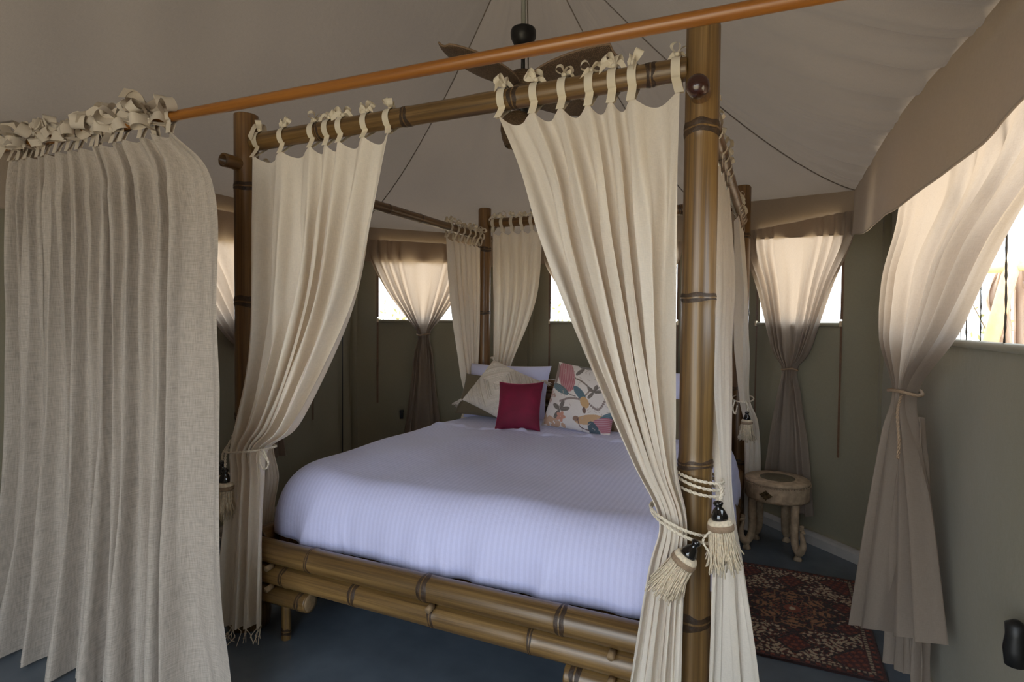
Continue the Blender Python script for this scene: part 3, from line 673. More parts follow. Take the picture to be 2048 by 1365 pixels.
c1, G1 = bed_curtain('cream foot-end bed curtain tied to the post beside the linen curtain',
    [((.075, -.02, 1.975), (.75, -.02, 1.985), .014), ((.118, -.045, 1.70), (.69, -.025, 1.69), .030), ((.127, -.055, 1.383), (.612, -.025, 1.42), .036), ((.098, -.06, 1.10), (.475, -.04, 1.14), .040),
     ((.05, -.065, .90), (.315, -.055, .88), .034), ((.0, -.075, .765), (.185, -.07, .785), .020), ((.025, -.095, .66), (.20, -.095, .68), .022), ((.01, -.115, .40), (.22, -.115, .42), .026), ((-.02, -.12, .035), (.225, -.12, .10), .030)],
    (.084, .222, .379, .452, .518, .634, .736), fr_rail, X, .0345, 21, (.06, -.08, .03), nfix=V3(0, -1, 0), width=1.0, half=([5, 7], [0, .75]))
c2, G2 = bed_curtain('cream foot-end bed curtain tied to the post beside the rug',
    [((1.185, -.02, 1.98), (1.762, -.02, 1.97), .014), ((1.275, -.03, 1.79), (1.768, -.055, 1.75), .028), ((1.35, -.03, 1.565), (1.772, -.06, 1.50), .034), ((1.454, -.035, 1.311), (1.776, -.065, 1.23), .038),
     ((1.54, -.045, 1.125), (1.78, -.07, 1.05), .038), ((1.655, -.06, .90), (1.784, -.08, .88), .030), ((1.735, -.075, .745), (1.815, -.09, .745), .018), ((1.712, -.105, .60), (1.812, -.105, .57), .022), ((1.668, -.12, .26), (1.812, -.12, .26), .026), ((1.64, -.12, .015), (1.81, -.12, .015), .030)],
    (1.193, 1.308, 1.403, 1.491, 1.562, 1.623, 1.749), fr_rail, X, .0345, 33, (1.73, -.1, .015), nfix=V3(0, -1, 0), width=1.0, half=([6, 8], [0, .75]))
c3, G3 = bed_curtain('cream side bed curtain tied to the foot post beside the rug',
    [((1.82, .10, 1.885), (1.82, .86, 1.885), .012), ((1.832, .09, 1.5), (1.845, .74, 1.5), .022), ((1.845, .06, 1.15), (1.86, .5, 1.15), .024), ((1.886, .0, .82), (1.90, .09, .84), .012),
     ((1.878, -.065, .62), (1.95, .03, .62), .014), ((1.868, -.09, .30), (2.01, .0, .30), .018), ((1.862, -.095, .015), (2.035, .0, .015), .020)],
    (.14, .30, .49, .60, .74, .85), rt_rail, Y, .028, 44, (1.92, 0, .015), half=([3, 5], [0, .8]), nu=160, nv=90, nfix=V3(1, 0, 0))
c4, G4 = bed_curtain('cream side bed curtain tied to the head post behind the carved stool',
    [((1.82, 1.50, 1.885), (1.82, 2.08, 1.885), .012), ((1.835, 1.56, 1.5), (1.842, 2.07, 1.5), .022), ((1.84, 1.72, 1.15), (1.85, 2.05, 1.15), .024), ((1.845, 1.92, .86), (1.875, 2.06, .86), .014),
     ((1.87, 1.99, .70), (1.93, 2.09, .70), .02), ((1.875, 2.02, .40), (1.955, 2.14, .40), .02), ((1.88, 2.06, .03), (1.94, 2.22, .03), .024)],
    (1.53, 1.63, 1.74, 1.85, 1.95, 2.05), rt_rail, Y, .028, 55, (1.9, 2.1, .03), half=([3, 5], [0, .8]), nu=160, nv=90, nfix=V3(1, 0, 0))
c5, G5 = bed_curtain('cream side bed curtain gathered at the head post beside the white pillow',
    [((0, 1.62, 1.885), (0, 2.10, 1.885), .012), ((-.01, 1.71, 1.47), (-.01, 2.10, 1.47), .020), ((-.015, 1.86, .95), (-.015, 2.07, .95), .020), ((-.05, 1.98, .72), (-.05, 2.07, .72), .012), ((-.082, 1.95, .5), (-.082, 2.06, .5), .014), ((-.09, 1.93, .03), (-.09, 2.07, .03), .016)],
    (1.63, 1.72, 1.80, 1.88, 1.96, 2.03, 2.09), lf_rail, Y, .028, 66, (-.06, 2.0, .03), nu=150, nv=80, nfix=V3(-1, 0, 0))
c6, G6 = bed_curtain('cream head-end bed curtain above the tufted cushion',
    [((.07, 2.165, 1.99), (.475, 2.165, 1.995), .012), ((.076, 2.18, 1.47), (.425, 2.18, 1.47), .020), ((.077, 2.19, .95), (.21, 2.19, .95), .02), ((.075, 2.20, .72), (.15, 2.20, .72), .012), ((.075, 2.205, .5), (.19, 2.205, .5), .016), ((.08, 2.21, .03), (.22, 2.21, .03), .02)],
    (.08, .15, .231, .312, .388, .46), bk_rail, X, .034, 77, (.1, 2.2, .03), nu=150, nv=80, nfix=V3(0, -1, 0))
c7, G7 = bed_curtain('cream side bed curtain hanging behind the foot post beside the linen curtain',
    [((0, .10, 1.885), (0, .45, 1.885), .012), ((.0, .10, 1.5), (.0, .42, 1.5), .018), ((.0, .08, 1.1), (.0, .30, 1.1), .018), ((-.01, .075, .80), (-.01, .14, .80), .01), ((-.01, .07, .6), (.0, .16, .6), .014), ((-.055, .09, .42), (-.06, .19, .42), .012), ((-.075, .09, .12), (-.08, .2, .12), .014)],
    (.12, .18, .25, .32, .40, .44), lf_rail, Y, .028, 88, (-.05, .1, .1), nu=130, nv=70, nfix=V3(-1, 0, 0))
# knotted fringe on the hem of the curtain by the linen one
mb = MB(); hem = G1[-1]
for k in range(0, 230, 12):
    p = hem[k]; q = p + V3(rng.normal()*.012, -.01+rng.normal()*.01, -.03); q[2] = max(q[2], .004); q2 = q + V3(rng.normal()*.014, -.01+rng.normal()*.012, -.02); q2[2] = max(q2[2], .003)
    mb.add(*tube(spline([p, (p+q)/2+rng.normal(size=3)*.004, q, q2], 10), .0016, 5)); mb.add(*lathe([(.001, -.004), (.0035, 0), (.001, .004)], 6, q))
V_, F_ = mb.get(); o = add('hem_fringe', V_, F_, M_ROPE, c1, kind='stuff')

# linen curtain and its rod
def rod_pt(x): t = (x+.94)/3.48; return V3(x, -.445+.125*t, 2.0)
rodo = empty('curtain_rod', tuple(rod_pt(.8)), 'orange stained wooden curtain rod crossing in front of the bed', 'curtain rod')
pole('rod', rod_pt(XL+.01), rod_pt(XR-.01), .0175, [], rodo, M_ROD, seg=20, hollow=False)
for xx, s in ((XL+.012, 1), (XR-.012, -1)):
    add('bracket', *lathe([(.04, 0), (.04, .006), (.024, .012), (.022, .02), (.005, .021)], 20, tuple(rod_pt(xx)-V3(s*.01, 0, 0)), (s, 0, 0)), M_ROD, rodo)
lin = empty('linen_curtain', (-.25, -.45, 0), 'heavy natural linen curtain with tied bows hanging on the wooden rod', 'curtain')
tl = np.array([-.79, -.74, -.69, -.64, -.59, -.52, -.45, -.385, -.32, -.25, -.185, -.12, -.055, .0, .06, .115]); tl[1:-1] += rng.normal(size=14)*.016
lv = [(rod_pt(-.80)-V3(0, 0, .055), rod_pt(.125)-V3(0, 0, .05), .016), ((-.795, -.455, 1.74), (.275, -.345, 1.76), .026), ((-.79, -.46, 1.30), (.295, -.36, 1.30), .030), ((-.785, -.47, .85), (.31, -.375, .85), .036), ((-.775, -.50, .40), (.37, -.42, .42), .048), ((-.76, -.56, .012), (.50, -.49, .012), .066)]
us = [(x+.80)/.925 for x in tl]; us[0] = 0; us[-1] = 1
V, F, U, G = cloth(lv, 420, 130, us, 101, .012, 2.2, V3(.05, -1, 0), drift=.06, f2=.7, half=([1, 2.5], [0, .5]), warp=([0, .92, 1], [0, .83, 1]))
add('cloth', V, F, M_LINEN, lin, uv=U)
LB = [mesh_data('bow', *bow_mesh(s+40, .055, .034, .075), M_TIE) for s in range(6)]
for k, x in enumerate(tl):
    ui = int(round(us[k]*419)); at = G[0, ui] - V3(0, 0, .012)
    tb = add('tie_loop', *tab_band(rod_pt(x), X, .0175, at, .024), M_TIE, lin)
    top = rod_pt(x)+V3(0, -.022-.012*rng.random(), .012+.022*rng.random()); share('bow', LB[k % 6], tb, place_M(top, rng.normal()*.7, .85+.4*rng.random(), rng.normal()*.5))
    if k % 2 == 0: share('bow', LB[(k+3) % 6], tb, place_M(rod_pt(x)+V3(.02, -.03, -.02), rng.normal()*.8, .8+.3*rng.random(), 1.5+rng.normal()*.5))

# ------------------------------------------------------------------ window drapes
def drape(label, w, uc, half, zt_, ztie, tailz, seed, off=.07, tie_du=0.0, tail=(.11, .17), base=None, tail_off=0.0, right_raise=0):
    P = lambda u, z, o=0: w.p(uc+u, z, off+o)
    lv = [(P(-half, zt_), P(half, zt_), .010), (P(-half*.97, 1.78), P(half*.97, 1.78), .016), (P(-half*.66+tie_du*.4, 1.53), P(half*.66+tie_du*.4, 1.53), .022), (P(-half*.32+tie_du*.8, ztie+.13, .01), P(half*.32+tie_du*.8, ztie+.13, .01), .026),
          (P(-.045+tie_du, ztie, .015), P(.045+tie_du, ztie, .015), .016), (P(-.075+tie_du, ztie-.16, .012), P(.075+tie_du, ztie-.16, .012), .022), (P(-tail[0]+tie_du, (ztie+tailz)/2, .01), P(tail[0]+tie_du, (ztie+tailz)/2, .01), .024), (P(-tail[1]+tie_du, tailz, .01), P(tail[1]+tie_du, tailz+right_raise, .01), .026)]
    root = empty('window_drape', tuple(w.p(uc, tailz)), label, 'curtain', 'taupe window drapes')
    V, F, U, G = cloth(lv, 170, 110, [0, .07, .15, .23, .33, .66, .77, .85, .93, 1], seed, None, 1.1, w.n, f2=.35, half=([4, 6], [0, .8]))
    add('cloth', V, F, M_DRAPE, root, uv=U)
    c = w.p(uc+tie_du, ztie, off+.015); ring = [c + w.d*.052*math.cos(a) + w.n*.034*math.sin(a) + V3(0, 0, .006*math.sin(2*a)) for a in np.linspace(0, 2*np.pi, 30)]
    tc = add('tie_cord', *tube(ring, .0055, 8, False), M_BAND, root)
    return root
drape('taupe drape tied at the window behind the linen curtain', W_L, 3.88, .82, 1.93, 1.06, .42, 201, .06)
drape('taupe drape tied at the window above the strap tab', W_BL, .53, .43, 1.93, 1.2, .30, 202, .06)
drape('taupe drape tied at the window behind the bed head', W_B, .70, .56, 1.93, 1.2, .30, 203, .06)
drape('taupe drape tied at the window above the carved stool', W_BR, .905, .42, 1.93, 1.03, .17, 204, .035, 0, (.13, .19))
# the wide drape of the side window falls forward over the rug
dr = empty('window_drape', (2.42, .6, .15), 'large taupe drape tied at the wide veranda window beside the rug', 'curtain', 'taupe window drapes')
lv = [((2.495, 1.12, 1.95), (2.532, -.62, 1.95), .005), ((2.475, 1.10, 1.72), (2.522, -.42, 1.72), .012), ((2.445, 1.10, 1.50), (2.47, -.16, 1.50), .03), ((2.43, .98, 1.25), (2.445, .10, 1.29), .034),
      ((2.425, .69, 1.075), (2.43, .50, 1.085), .022), ((2.41, .76, .90), (2.45, .50, .90), .03), ((2.37, .79, .55), (2.48, .44, .62), .032), ((2.325, .77, .16), (2.495, .33, .35), .034)]
V, F, U, G = cloth(lv, 240, 130, [0, .09, .2, .48, .62, .74, .86, 1], 211, None, 1.7, V3(-.94, -.34, 0), f2=.3, half=([4, 5.5], [0, .8]))
add('cloth', V, F, M_DRAPE, dr, uv=U)
lv2 = [((2.44, .64, 1.0), (2.47, .52, 1.0), .012), ((2.43, .66, .6), (2.49, .5, .6), .016), ((2.42, .66, .10), (2.50, .47, .13), .018)]
V, F, U, G = cloth(lv2, 60, 50, np.linspace(0, 1, 4), 212, None, .4, V3(-.94, -.34, 0)); add('inner_cloth', V, F, M_DRAPE, dr, uv=U)
c = V3(2.428, .595, 1.08); ring = [c + V3(.05*math.sin(a)*.9, .105*math.cos(a), .006*math.sin(2*a)) for a in np.linspace(0, 2*np.pi, 40)]
add('tie_cord', *tube(ring, .006, 8, False), M_BAND, dr)
def rope(P, r=.0045, pitch=.028):
    P = np.asarray(P); seg_ = np.concatenate([[0], np.cumsum(np.linalg.norm(np.diff(P, axis=0), axis=1))]); T, N, B = frames(P); mb = MB()
    for k in range(2):
        a = seg_/pitch*2*np.pi+k*np.pi; mb.add(*tube(P+.55*r*(np.cos(a)[:, None]*N+np.sin(a)[:, None]*B), r*.62, 6))
    return mb.get()
add('cord_end', *rope(spline([(2.40, .49, 1.075), (2.385, .45, 1.02), (2.39, .44, .93), (2.385, .42, .88)], 40)), M_BAND, dr)

# ------------------------------------------------------------------ tiebacks with tassels
GT = 'rope tiebacks with tassels'
def tassel(root, p, dr, size=1.0, seed=0):
    """hangs from p along dr"""
    r = np.random.default_rng(seed); dr = nrm(dr); t = empty_part('tassel', root); s = size
    R = np.array(Vector((0, 0, -1)).rotation_difference(Vector(dr)).to_matrix()); T = lambda V: np.asarray(V)@R.T*1.0 + V3(*p)
    V, F = lathe([(.002, 0), (.009*s, -.002*s), (.012*s, -.006*s), (.010*s, -.011*s), (.007*s, -.015*s), (.013*s, -.022*s), (.019*s, -.036*s), (.020*s, -.044*s), (.014*s, -.050*s)], 24)
    add('bead', T(V), F, M_BEAD, t)
    V, F = lathe([(.012*s, -.044*s), (.026*s, -.046*s), (.029*s, -.052*s), (.030*s, -.056*s)], 24); add('collar', T(V), F, M_FRINGE, t)
    V, F = lathe([(.030*s, -.056*s), (.0315*s, -.058*s), (.0315*s, -.068*s), (.030*s, -.070*s)], 24); add('band', T(V), F, M_BAND, t)
    mb = MB(); V, F = lathe([(.024*s, -.066*s), (.026*s, -.10*s), (.030*s, -.135*s), (.02*s, -.138*s)], 16); mb.add(T(V), F)
    for k in range(190):
        a = r.random()*6.283; q = .65+.35*r.random(); ra = .029*s*q; L = (.150+.012*r.normal())*s; fl_ = 1.25+.25*r.random(); w_ = r.normal(size=2)*.003
        # the yarn hangs by gravity, whatever way the head tilts
        P = [V3(ra*math.cos(a), ra*math.sin(a), -.066*s), V3(ra*1.1*math.cos(a)+w_[0], ra*1.1*math.sin(a), -.066*s-(L-.066*s)*.5), V3(ra*fl_*math.cos(a)+w_[1]*2, ra*fl_*math.sin(a)+w_[0]*2, -L)]
        mb.add(*tube(spline(T(P), 6), .0016*s, 4))
    V_, F_ = mb.get(); add('fringe', V_, F_, M_FRINGE, t, kind='stuff')
def empty_part(name, parent):
    o = bpy.data.objects.new(name, None); COL.objects.link(o); o.parent = parent; MW[o] = MW[parent]; o.empty_display_size = .02; return o
def ringpath(c, rx, ry, z, tilt=(0, 0), n=48, a0=0, a1=2*math.pi):
    return [V3(c[0]+rx*math.cos(a), c[1]+ry*math.sin(a), z+tilt[0]*math.cos(a)+tilt[1]*math.sin(a)) for a in np.linspace(a0, a1, n)]
tb = empty('curtain_tieback', (1.83, -.08, .75), 'pair of tasselled ropes wound round the post beside the rug', 'tieback', GT)
for z, ti in ((.862, (-.012, 0)), (.848, (-.016, .004)), (.826, (-.012, .002))): add('rope', *rope(ringpath((BW+.012, 0), .066, .062, z, ti, 70)), M_ROPE, tb)
add('rope', *rope(ringpath((1.79, -.055), .085, .075, .745, (-.03, 0), 80)), M_ROPE, tb)
add('rope', *rope(ringpath((1.795, -.057), .088, .078, .733, (-.035, .004), 80)), M_ROPE, tb)
add('rope', *rope(spline([(1.888, -.03, .85), (1.90, -.075, .845), (1.897, -.10, .82)], 30)), M_ROPE, tb)
add('rope', *rope(spline([(1.87, -.10, .70), (1.90, -.12, .715), (1.88, -.13, .745), (1.86, -.135, .72), (1.875, -.13, .69), (1.89, -.12, .66)], 60), .003), M_ROPE, tb)
tassel(tb, (1.893, -.105, .825), (.12, -.02, -1), 1.12, 1); tassel(tb, (1.848, -.145, .722), (-.50, -.06, -.86), 1.12, 2)
tb = empty('curtain_tieback', (.0, -.08, .75), 'pair of tasselled ropes wound round the post beside the linen curtain', 'tieback', GT)
for z in (.815, .803): add('rope', *rope(ringpath((0, 0), .06, .06, z, (0, .003), 60)), M_ROPE, tb)
add('rope', *rope(ringpath((.085, -.06), .115, .075, .775, (.015, 0), 80)), M_ROPE, tb)
for k in range(2): add('rope', *rope(spline([(.18, -.10, .79), (.225, -.12, .775+.02*k), (.25, -.12, .745), (.225, -.12, .72), (.195, -.11, .745), (.185, -.10, .785)], 50), .0035), M_ROPE, tb)
add('rope', *rope(spline([(-.03, -.062, .80), (-.01, -.10, .75), (.016, -.125, .705)], 30)), M_ROPE, tb); add('rope', *rope(spline([(-.055, -.03, .80), (-.05, -.08, .75), (-.03, -.10, .725)], 30)), M_ROPE, tb)
add('rope', *tube(spline([(-.06, -.10, .50), (-.085, -.10, .44), (-.05, -.10, .40), (-.01, -.10, .42)], 30), .0015, 5), M_ROPE, tb)
tassel(tb, (.016, -.125, .70), (-.08, 0, -1), 1.2, 3); tassel(tb, (-.03, -.10, .72), (-.14, .02, -1), 1.15, 4)
tb = empty('curtain_tieback', (1.86, 2.0, .8), 'tasselled rope tied round the head post behind the carved stool', 'tieback', GT)
add('rope', *rope(ringpath((1.85, 2.04), .06, .11, .85, (0, .01), 70)), M_ROPE, tb); add('rope', *rope(spline([(1.87, 1.93, .85), (1.885, 1.915, .82), (1.88, 1.905, .79)], 20)), M_ROPE, tb)
add('rope', *rope(spline([(1.81, 1.93, .85), (1.80, 1.92, .80), (1.815, 1.915, .77), (1.825, 1.92, .82)], 24)), M_ROPE, tb)
tassel(tb, (1.88, 1.905, .79), (0, 0, -1), 1.05, 5)

# ------------------------------------------------------------------ ceiling fan
FX, FY = .77, 1.106
fan = empty('ceiling_fan', (FX, FY, 2.25), 'rattan leaf blade ceiling fan hanging from the tent peak', 'ceiling fan')
add('hanger_pole', *tube([(FX, FY, 3.44), (FX, FY, 2.85)], .013, 12), M_POLE, fan)
add('canopy', *lathe([(.02, 2.862), (.064, 2.858), (.068, 2.845), (.066, 2.815), (.05, 2.782), (.028, 2.765), (.016, 2.758)], 28, (FX, FY, 0)), M_BLACK, fan)
add('downrod', *tube([(FX, FY, 2.77), (FX, FY, 2.62)], .011, 12), M_BLACK, fan)
def uvlathe(prof, seg, c):
    V, F = lathe(prof, seg, c); U = [(k/seg*.7, z) for r, z in prof for k in range(seg)]; return V, F, U
V, F, U = uvlathe([(.02, 2.635), (.06, 2.63), (.085, 2.60), (.088, 2.54), (.08, 2.50), (.05, 2.47), (.03, 2.46)], 30, (FX, FY, 0)); add('motor_housing', V, F, M_WICK, fan, uv=U)
def blade(ang):
    n, m = 26, 11; V = []; U = []
    for side in (1, -1):
        for j in range(n):
            t = j/(n-1); rr_ = .10+.46*t; wdt = .105*math.sin(math.pi*min(1, (t*.90+.07))**.85)**.5+.004
            for i in range(m):
                q = -1+2*i/(m-1); z = 2.55+.03*t - .014*q - .012*(1-q*q) + side*.003
                V.append((rr_, q*wdt, z)); U.append((rr_, q*wdt))
    V = np.array(V); c, s = math.cos(ang), math.sin(ang); R = np.array([[c, -s, 0], [s, c, 0], [0, 0, 1]])
    g = grid_faces(m, n); F = g+[tuple(i+n*m for i in f[::-1]) for f in g]
    k0 = n*m; rim = [j*m for j in range(n)]+[(n-1)*m+i for i in range(1, m)]+[j*m+m-1 for j in range(n-2, -1, -1)]+[i for i in range(m-2, 0, -1)]
    F += [(rim[i], rim[(i+1) % len(rim)], rim[(i+1) % len(rim)]+k0, rim[i]+k0) for i in range(len(rim))]
    W_ = V@R.T + V3(FX, FY, 0); o = add('blade', W_, F, M_WICK, fan, uv=U)
    add('blade_rim', *tube([W_[i] for i in rim]+[W_[rim[0]]], .005, 6, False), M_BAND, o)
    a = np.array([(.05, 0, 2.535), (.10, 0, 2.532), (.17, 0, 2.548)])@R.T + V3(FX, FY, 0); add('blade_iron', *tube(a, [.012, .012, .009], 8), M_BLACK, o)
base_a = math.atan2(-FW[1]-RT[1], -FW[0]-RT[0])+.06
for k in range(4): blade(base_a + k*math.pi/2)
add('light_neck', *tube([(FX, FY, 2.47), (FX, FY, 2.40)], .03, 16), M_BLACK, fan)
V, F, U = uvlathe([(.03, 2.425), (.066, 2.41), (.084, 2.37), (.086, 2.33), (.076, 2.28), (.062, 2.245), (.058, 2.243), (.072, 2.285), (.08, 2.33), (.078, 2.37), (.06, 2.40)], 30, (FX-.03, FY-.01, 0)); add('rattan_shade', V, F, M_WICK, fan, uv=U)
add('lamp_glass', *lathe([(.02, 2.40), (.045, 2.36), (.05, 2.30), (.04, 2.262), (.01, 2.25)], 20, (FX-.03, FY-.01, 0)), M_BULB, fan)

# ------------------------------------------------------------------ rug and stool
RX0, RX1, RY0, RY1 = 1.815, 2.425, .69, 1.605
nx, ny = 190, 290; xs = np.linspace(-1, 1, nx); ys = np.linspace(-1, 1, ny); gx, gy = np.meshgrid(xs, ys); ax_, ay_ = np.abs(gx), np.abs(gy)
CR = lambda *c: np.array(srgb(*c)[:3])
red, drk, ivory, rust, tan = CR(92, 26, 20), CR(38, 17, 17), CR(202, 178, 146), CR(142, 66, 40), CR(172, 118, 78)
X_, Y_ = ax_*.305, ay_*.457
sw = np.sin(X_*105+3*np.sin(Y_*60))*np.sin(Y_*100+3*np.sin(X_*66)); sw2 = np.sin(X_*150+Y_*60)*np.sin(Y_*140-X_*50)
C = np.where((sw > .12)[..., None], ivory, drk); C = np.where((sw2 > .62)[..., None], red, C); C = np.where(((sw > -.32) & (sw < -.12))[..., None], rust*.8, C)
th = np.arctan2(Y_, X_); R_ = np.hypot(X_*1.0, Y_*.92)
med = R_ < .195*(1+.12*np.cos(8*th)); ring2 = R_ < .15*(1+.16*np.cos(8*th+.5)); fl1 = R_ < .105*(1+.42*np.cos(8*th)); core = R_ < .035
C = np.where(med[..., None], np.where((sw2 > .15)[..., None], red, drk), C); C = np.where((ring2 & (np.abs(R_-.14) < .012))[..., None], tan, C)
C = np.where(fl1[..., None], np.where((np.cos(16*th) > .2)[..., None], rust, drk), C); C = np.where((fl1 & (R_ > .085))[..., None], tan, C); bands = np.sin(R_*190+1.6*np.cos(8*th)+1.2*np.sin(4*th)*np.sin(4*th)) > .45; C = np.where((med & bands)[..., None], drk, C); C = np.where((med & (np.sin(R_*95-2*np.cos(16*th)) > .86))[..., None], tan*.8, C); C = np.where(core[..., None], rust, C); C = np.where((R_ < .014)[..., None], ivory, C)
for (cx_, cy_, s_) in ((0, .31, .07), (.21, .10, .055), (.235, .36, .11)):
    dd = np.abs(X_-cx_)+np.abs(Y_-cy_)*.9; C = np.where((dd < s_)[..., None], np.where((sw2 > .2)[..., None], rust, red*.8), C); C = np.where((np.abs(dd-s_) < .006)[..., None], drk, C)
ex = .305-X_; ey = .457-Y_; e = np.minimum(ex, ey); al = np.where(ex < ey, Y_, X_)
C = np.where((e < .052)[..., None], red*.75, C); C = np.where(((e > .034) & (e < .047))[..., None], np.where((np.sin(al*330) > -.3)[..., None], ivory*.85, drk), C)
C = np.where(((e > .014) & (e < .026))[..., None], np.where((np.sin(al*180) > .1)[..., None], rust, drk), C); C = np.where((e < .006)[..., None], drk, C)
zr = .009+.0012*np.random.default_rng(2).normal(size=gx.shape)
V = np.stack([(RX0+RX1)/2+gx*.305, (RY0+RY1)/2+gy*.457, zr], -1).reshape(-1, 3)
F = grid_faces(nx, ny)
rim = list(range(nx)) + [j*nx+nx-1 for j in range(1, ny)] + [(ny-1)*nx+i for i in range(nx-2, -1, -1)] + [j*nx for j in range(ny-2, 0, -1)]
Vb = V[rim].copy(); Vb[:, 2] = 0; k0 = len(V); F += [(rim[i], k0+i, k0+(i+1) % len(rim), rim[(i+1) % len(rim)]) for i in range(len(rim))]
cols = np.vstack([C.reshape(-1, 3), np.tile(drk, (len(rim), 1))])
add('rug', np.vstack([V, Vb]), F, M_RUG, cols=cols, loc=((RX0+RX1)/2, (RY0+RY1)/2, 0), label='small dark red oriental rug with central medallion on the floor', cat='rug')

SX, SY, SH = 2.05, 1.90, .42
st = empty('carved_stool', (SX, SY, 0), 'round whitewashed carved wooden stool with swan shaped legs and drawer', 'stool')
add('seat', *lathe([(.001, SH), (.115, SH), (.19, SH-.002), (.197, SH-.010), (.199, SH-.018), (.19, SH-.02), (.001, SH-.02)], 56, (SX, SY, 0)), M_STOOL, st)
add('inlay', *lathe([(.001, SH+.0015), (.105, SH+.0015), (.108, SH-.001)], 40, (SX, SY, 0)), M_INLAY, st)
add('apron', *lathe([(.17, SH-.02), (.192, SH-.021), (.195, SH-.03), (.195, SH-.105), (.188, SH-.115), (.17, SH-.116), (.165, SH-.03)], 56, (SX, SY, 0)), M_STOOL, st)
mb = MB()
for k in range(72):
    a = k/72*6.2832; mb.add(*lathe([(.001, -.005), (.005, -.002), (.005, .002), (.001, .005)], 6, (SX+.198*math.cos(a), SY+.198*math.sin(a), SH-.024)))
V_, F_ = mb.get(); add('bead_trim', V_, F_, M_STOOL, st)
fa = math.atan2(CAM[1]-SY, CAM[0]-SX) - .32; V = []; m = 14
for rr_ in (.1965, .190):
    for z in (SH-.036, SH-.100):
        for i in range(m): a = fa-.46+.92*i/(m-1); V.append((SX+rr_*math.cos(a)*1.02, SY+rr_*math.sin(a)*1.02, z))
g = [(i, i+1, m+i+1, m+i) for i in range(m-1)]; F = [f[::-1] for f in g]+[tuple(i+2*m for i in f) for f in g]
F += [(i, i+1, 2*m+i+1, 2*m+i) for i in range(m-1)]+[(m+i, m+i+1, 3*m+i+1, 3*m+i) for i in range(m-1)]+[(0, m, 3*m, 2*m), (m-1, 2*m-1, 4*m-1, 3*m-1)]
dw = add('drawer', V, F, M_STOOL, st, smooth=False)
V = []; 
for lay in (0, 1):
    for k in range(24):
        a = k/24*6.283; q = 1/(abs(math.cos(a))**.85+abs(math.sin(a))**.85)*(1+.06*math.cos(12*a)); da = q*math.cos(a)*.042/.197; V.append((SX+(.2015+.003*lay)*math.cos(fa+da), SY+(.2015+.003*lay)*math.sin(fa+da), SH-.068+q*math.sin(a)*.028))
F = [tuple(range(24, 48))]+[(k, (k+1) % 24, 24+(k+1) % 24, 24+k) for k in range(24)]; add('escutcheon', V, F, M_BRASS, dw, smooth=False)
def stool_leg(ang):
    c, s = math.cos(ang), math.sin(ang); T = lambda P: [V3(SX+r*c - t*s, SY+r*s + t*c, z) for r, t, z in P]
    sp = spline(T([(.155, 0, SH-.10), (.157, 0, .23), (.155, 0, .14), (.165, 0, .075), (.195, 0, .045), (.222, 0, .07), (.228, 0, .11), (.216, 0, .15), (.214, 0, .172)]), 46)
    rr_ = np.interp(np.linspace(0, 1, 46), [0, .35, .55, .7, .85, 1], [.027, .023, .022, .019, .013, .008])
    lg = add('leg', *tube(sp, rr_, 14), M_STOOL, st)
    crest = MB(); crest.add(*tube(T([(.214, 0, .165), (.226, 0, .172), (.240, 0, .166)]), [.011, .010, .004], 10))
    for k in range(3): crest.add(*lathe([(.012, -.004), (.014, 0), (.012, .004)], 10, T([(.215-.0*k, 0, .178+k*.009)])[0]))
    add('carved_head', *crest.get(), M_STOOL, lg)
    add('foot', *lathe([(.024, 0), (.026, .004), (.022, .016), (.015, .026), (.018, .032)], 16, tuple(T([(.188, 0, 0)])[0])), M_STOOL, lg)
for a in (-158, -48, 70, 132): stool_leg(math.radians(a))
st.scale = (.88, .88, 1.0)

# ------------------------------------------------------------------ outside: veranda of the next tent and shrubs
ver = empty('veranda', (6.2, 4.2, -.14), 'pale timber veranda frame with canvas seen through the wide window', 'veranda')
def at(px, py, D): d = _ray(px, py); h = math.hypot(d[0], d[1]); return CAM + d*(D/h)
D_ = 5.0
add('brace', *tube([at(1972, 715, D_), at(2062, 400, D_)], .045, 12), M_OUTW, ver)
_b0, _b1 = at(2062, 400, D_), at(1972, 715, D_); _bg = _b0+(_b1-_b0)*((_b0[2]+.14)/(_b0[2]-_b1[2]))   # the brace runs on down to the ground
add('brace_foot', *tube([_b1, _bg], .045, 12), M_OUTW, ver)
for p, q in (((2010, 330), (2120, 420)), ((2005, 345), (2120, 350))): add('beam', *tube([at(*p, D_), at(*q, D_)], .05, 8), M_OUTW, ver)
add('rail', *tube([at(1950, 541, D_), at(2200, 520, D_)], .03, 8), M_OUTW, ver)
add('post', *tube([at(2130, 300, D_), V3(*at(2130, 300, D_)[:2], -.14)], .06, 10), M_OUTW, ver)
vc = [at(1958, 545, D_+.1), at(2008, 540, D_+.1)]
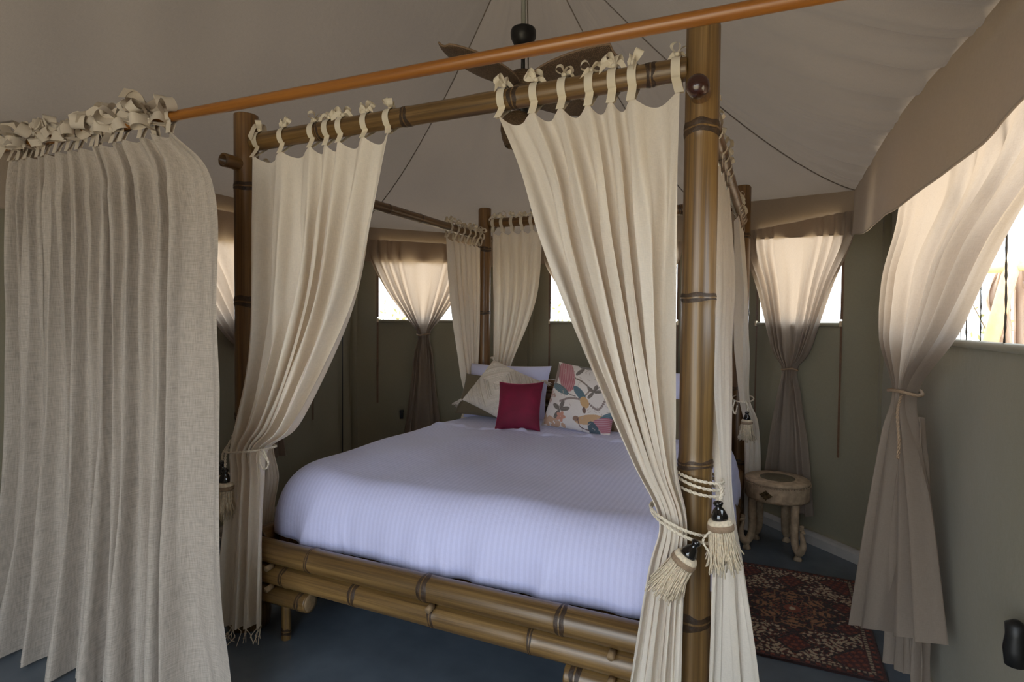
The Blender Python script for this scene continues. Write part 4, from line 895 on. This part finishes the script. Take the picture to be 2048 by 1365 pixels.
lv = [(at(1992, 545, D_+.1), at(2022, 543, D_+.1), .05), (at(1972, 600, D_+.1), at(2020, 600, D_+.1), .07), (at(1995, 660, D_+.1), at(2022, 665, D_+.1), .04), (at(1985, 760, D_+.1), at(2030, 760, D_+.1), .06)]
V, F, U, _ = cloth(lv, 60, 40, np.linspace(0, 1, 5), 301, None, .6); add('canvas_drape', V, F, M_OUTC, ver, uv=U)
lv = [(at(2028, 535, D_+.2), at(2130, 525, D_+.2), .05), (at(2028, 650, D_+.2), at(2130, 650, D_+.2), .06), (at(2028, 800, D_+.2), at(2130, 800, D_+.2), .06)]
V, F, U, _ = cloth(lv, 80, 40, np.linspace(0, 1, 8), 302, None, .8); add('canvas_drape', V, F, M_OUTC, ver, uv=U)
def shrub(pos, h, w, seed, label):
    r = np.random.default_rng(seed); root = empty('shrub', pos, label, 'shrub', 'dry shrubs outside the tent'); mb = MB(); tips = []
    for k in range(16):
        a = r.random()*6.283; e = V3(math.cos(a)*w*r.random(), math.sin(a)*w*r.random(), h*(.55+.45*r.random())); P = spline([V3(0, 0, 0), e*.5+r.normal(size=3)*.08, e], 8)+V3(*pos); mb.add(*tube(P, np.linspace(.018, .004, 8), 5)); tips += list(P[3:])
    add('stems', *mb.get(), M_BARK, root); V = []; F = []
    for p in tips:
        for _ in range(16):
            c = p+r.normal(size=3)*.16; a = nrm(r.normal(size=3))*.05; b = nrm(np.cross(a, r.normal(size=3)))*.02; i = len(V); V += [c-a, c+b, c+a, c-b]; F.append((i, i+1, i+2, i+3))
    add('foliage', V, F, M_LEAF, root, smooth=False, kind='stuff')
shrub((-3.6, 5.6, -.14), 1.75, 1.1, 1, 'dry pale shrub outside the window with the strap tab wall')
shrub((-.9, 6.6, -.14), 1.8, 1.1, 2, 'dry pale shrub outside the window behind the bed')
shrub((4.6, 5.2, -.14), 1.9, 1.1, 3, 'dry pale shrub outside the window above the stool')
shrub((7.2, 6.0, -.14), 2.2, 1.4, 4, 'dry pale shrub beside the neighbouring veranda')
shrub((-4.4, .9, -.14), 1.7, 1.1, 5, 'dry pale shrub outside the window behind the linen curtain')
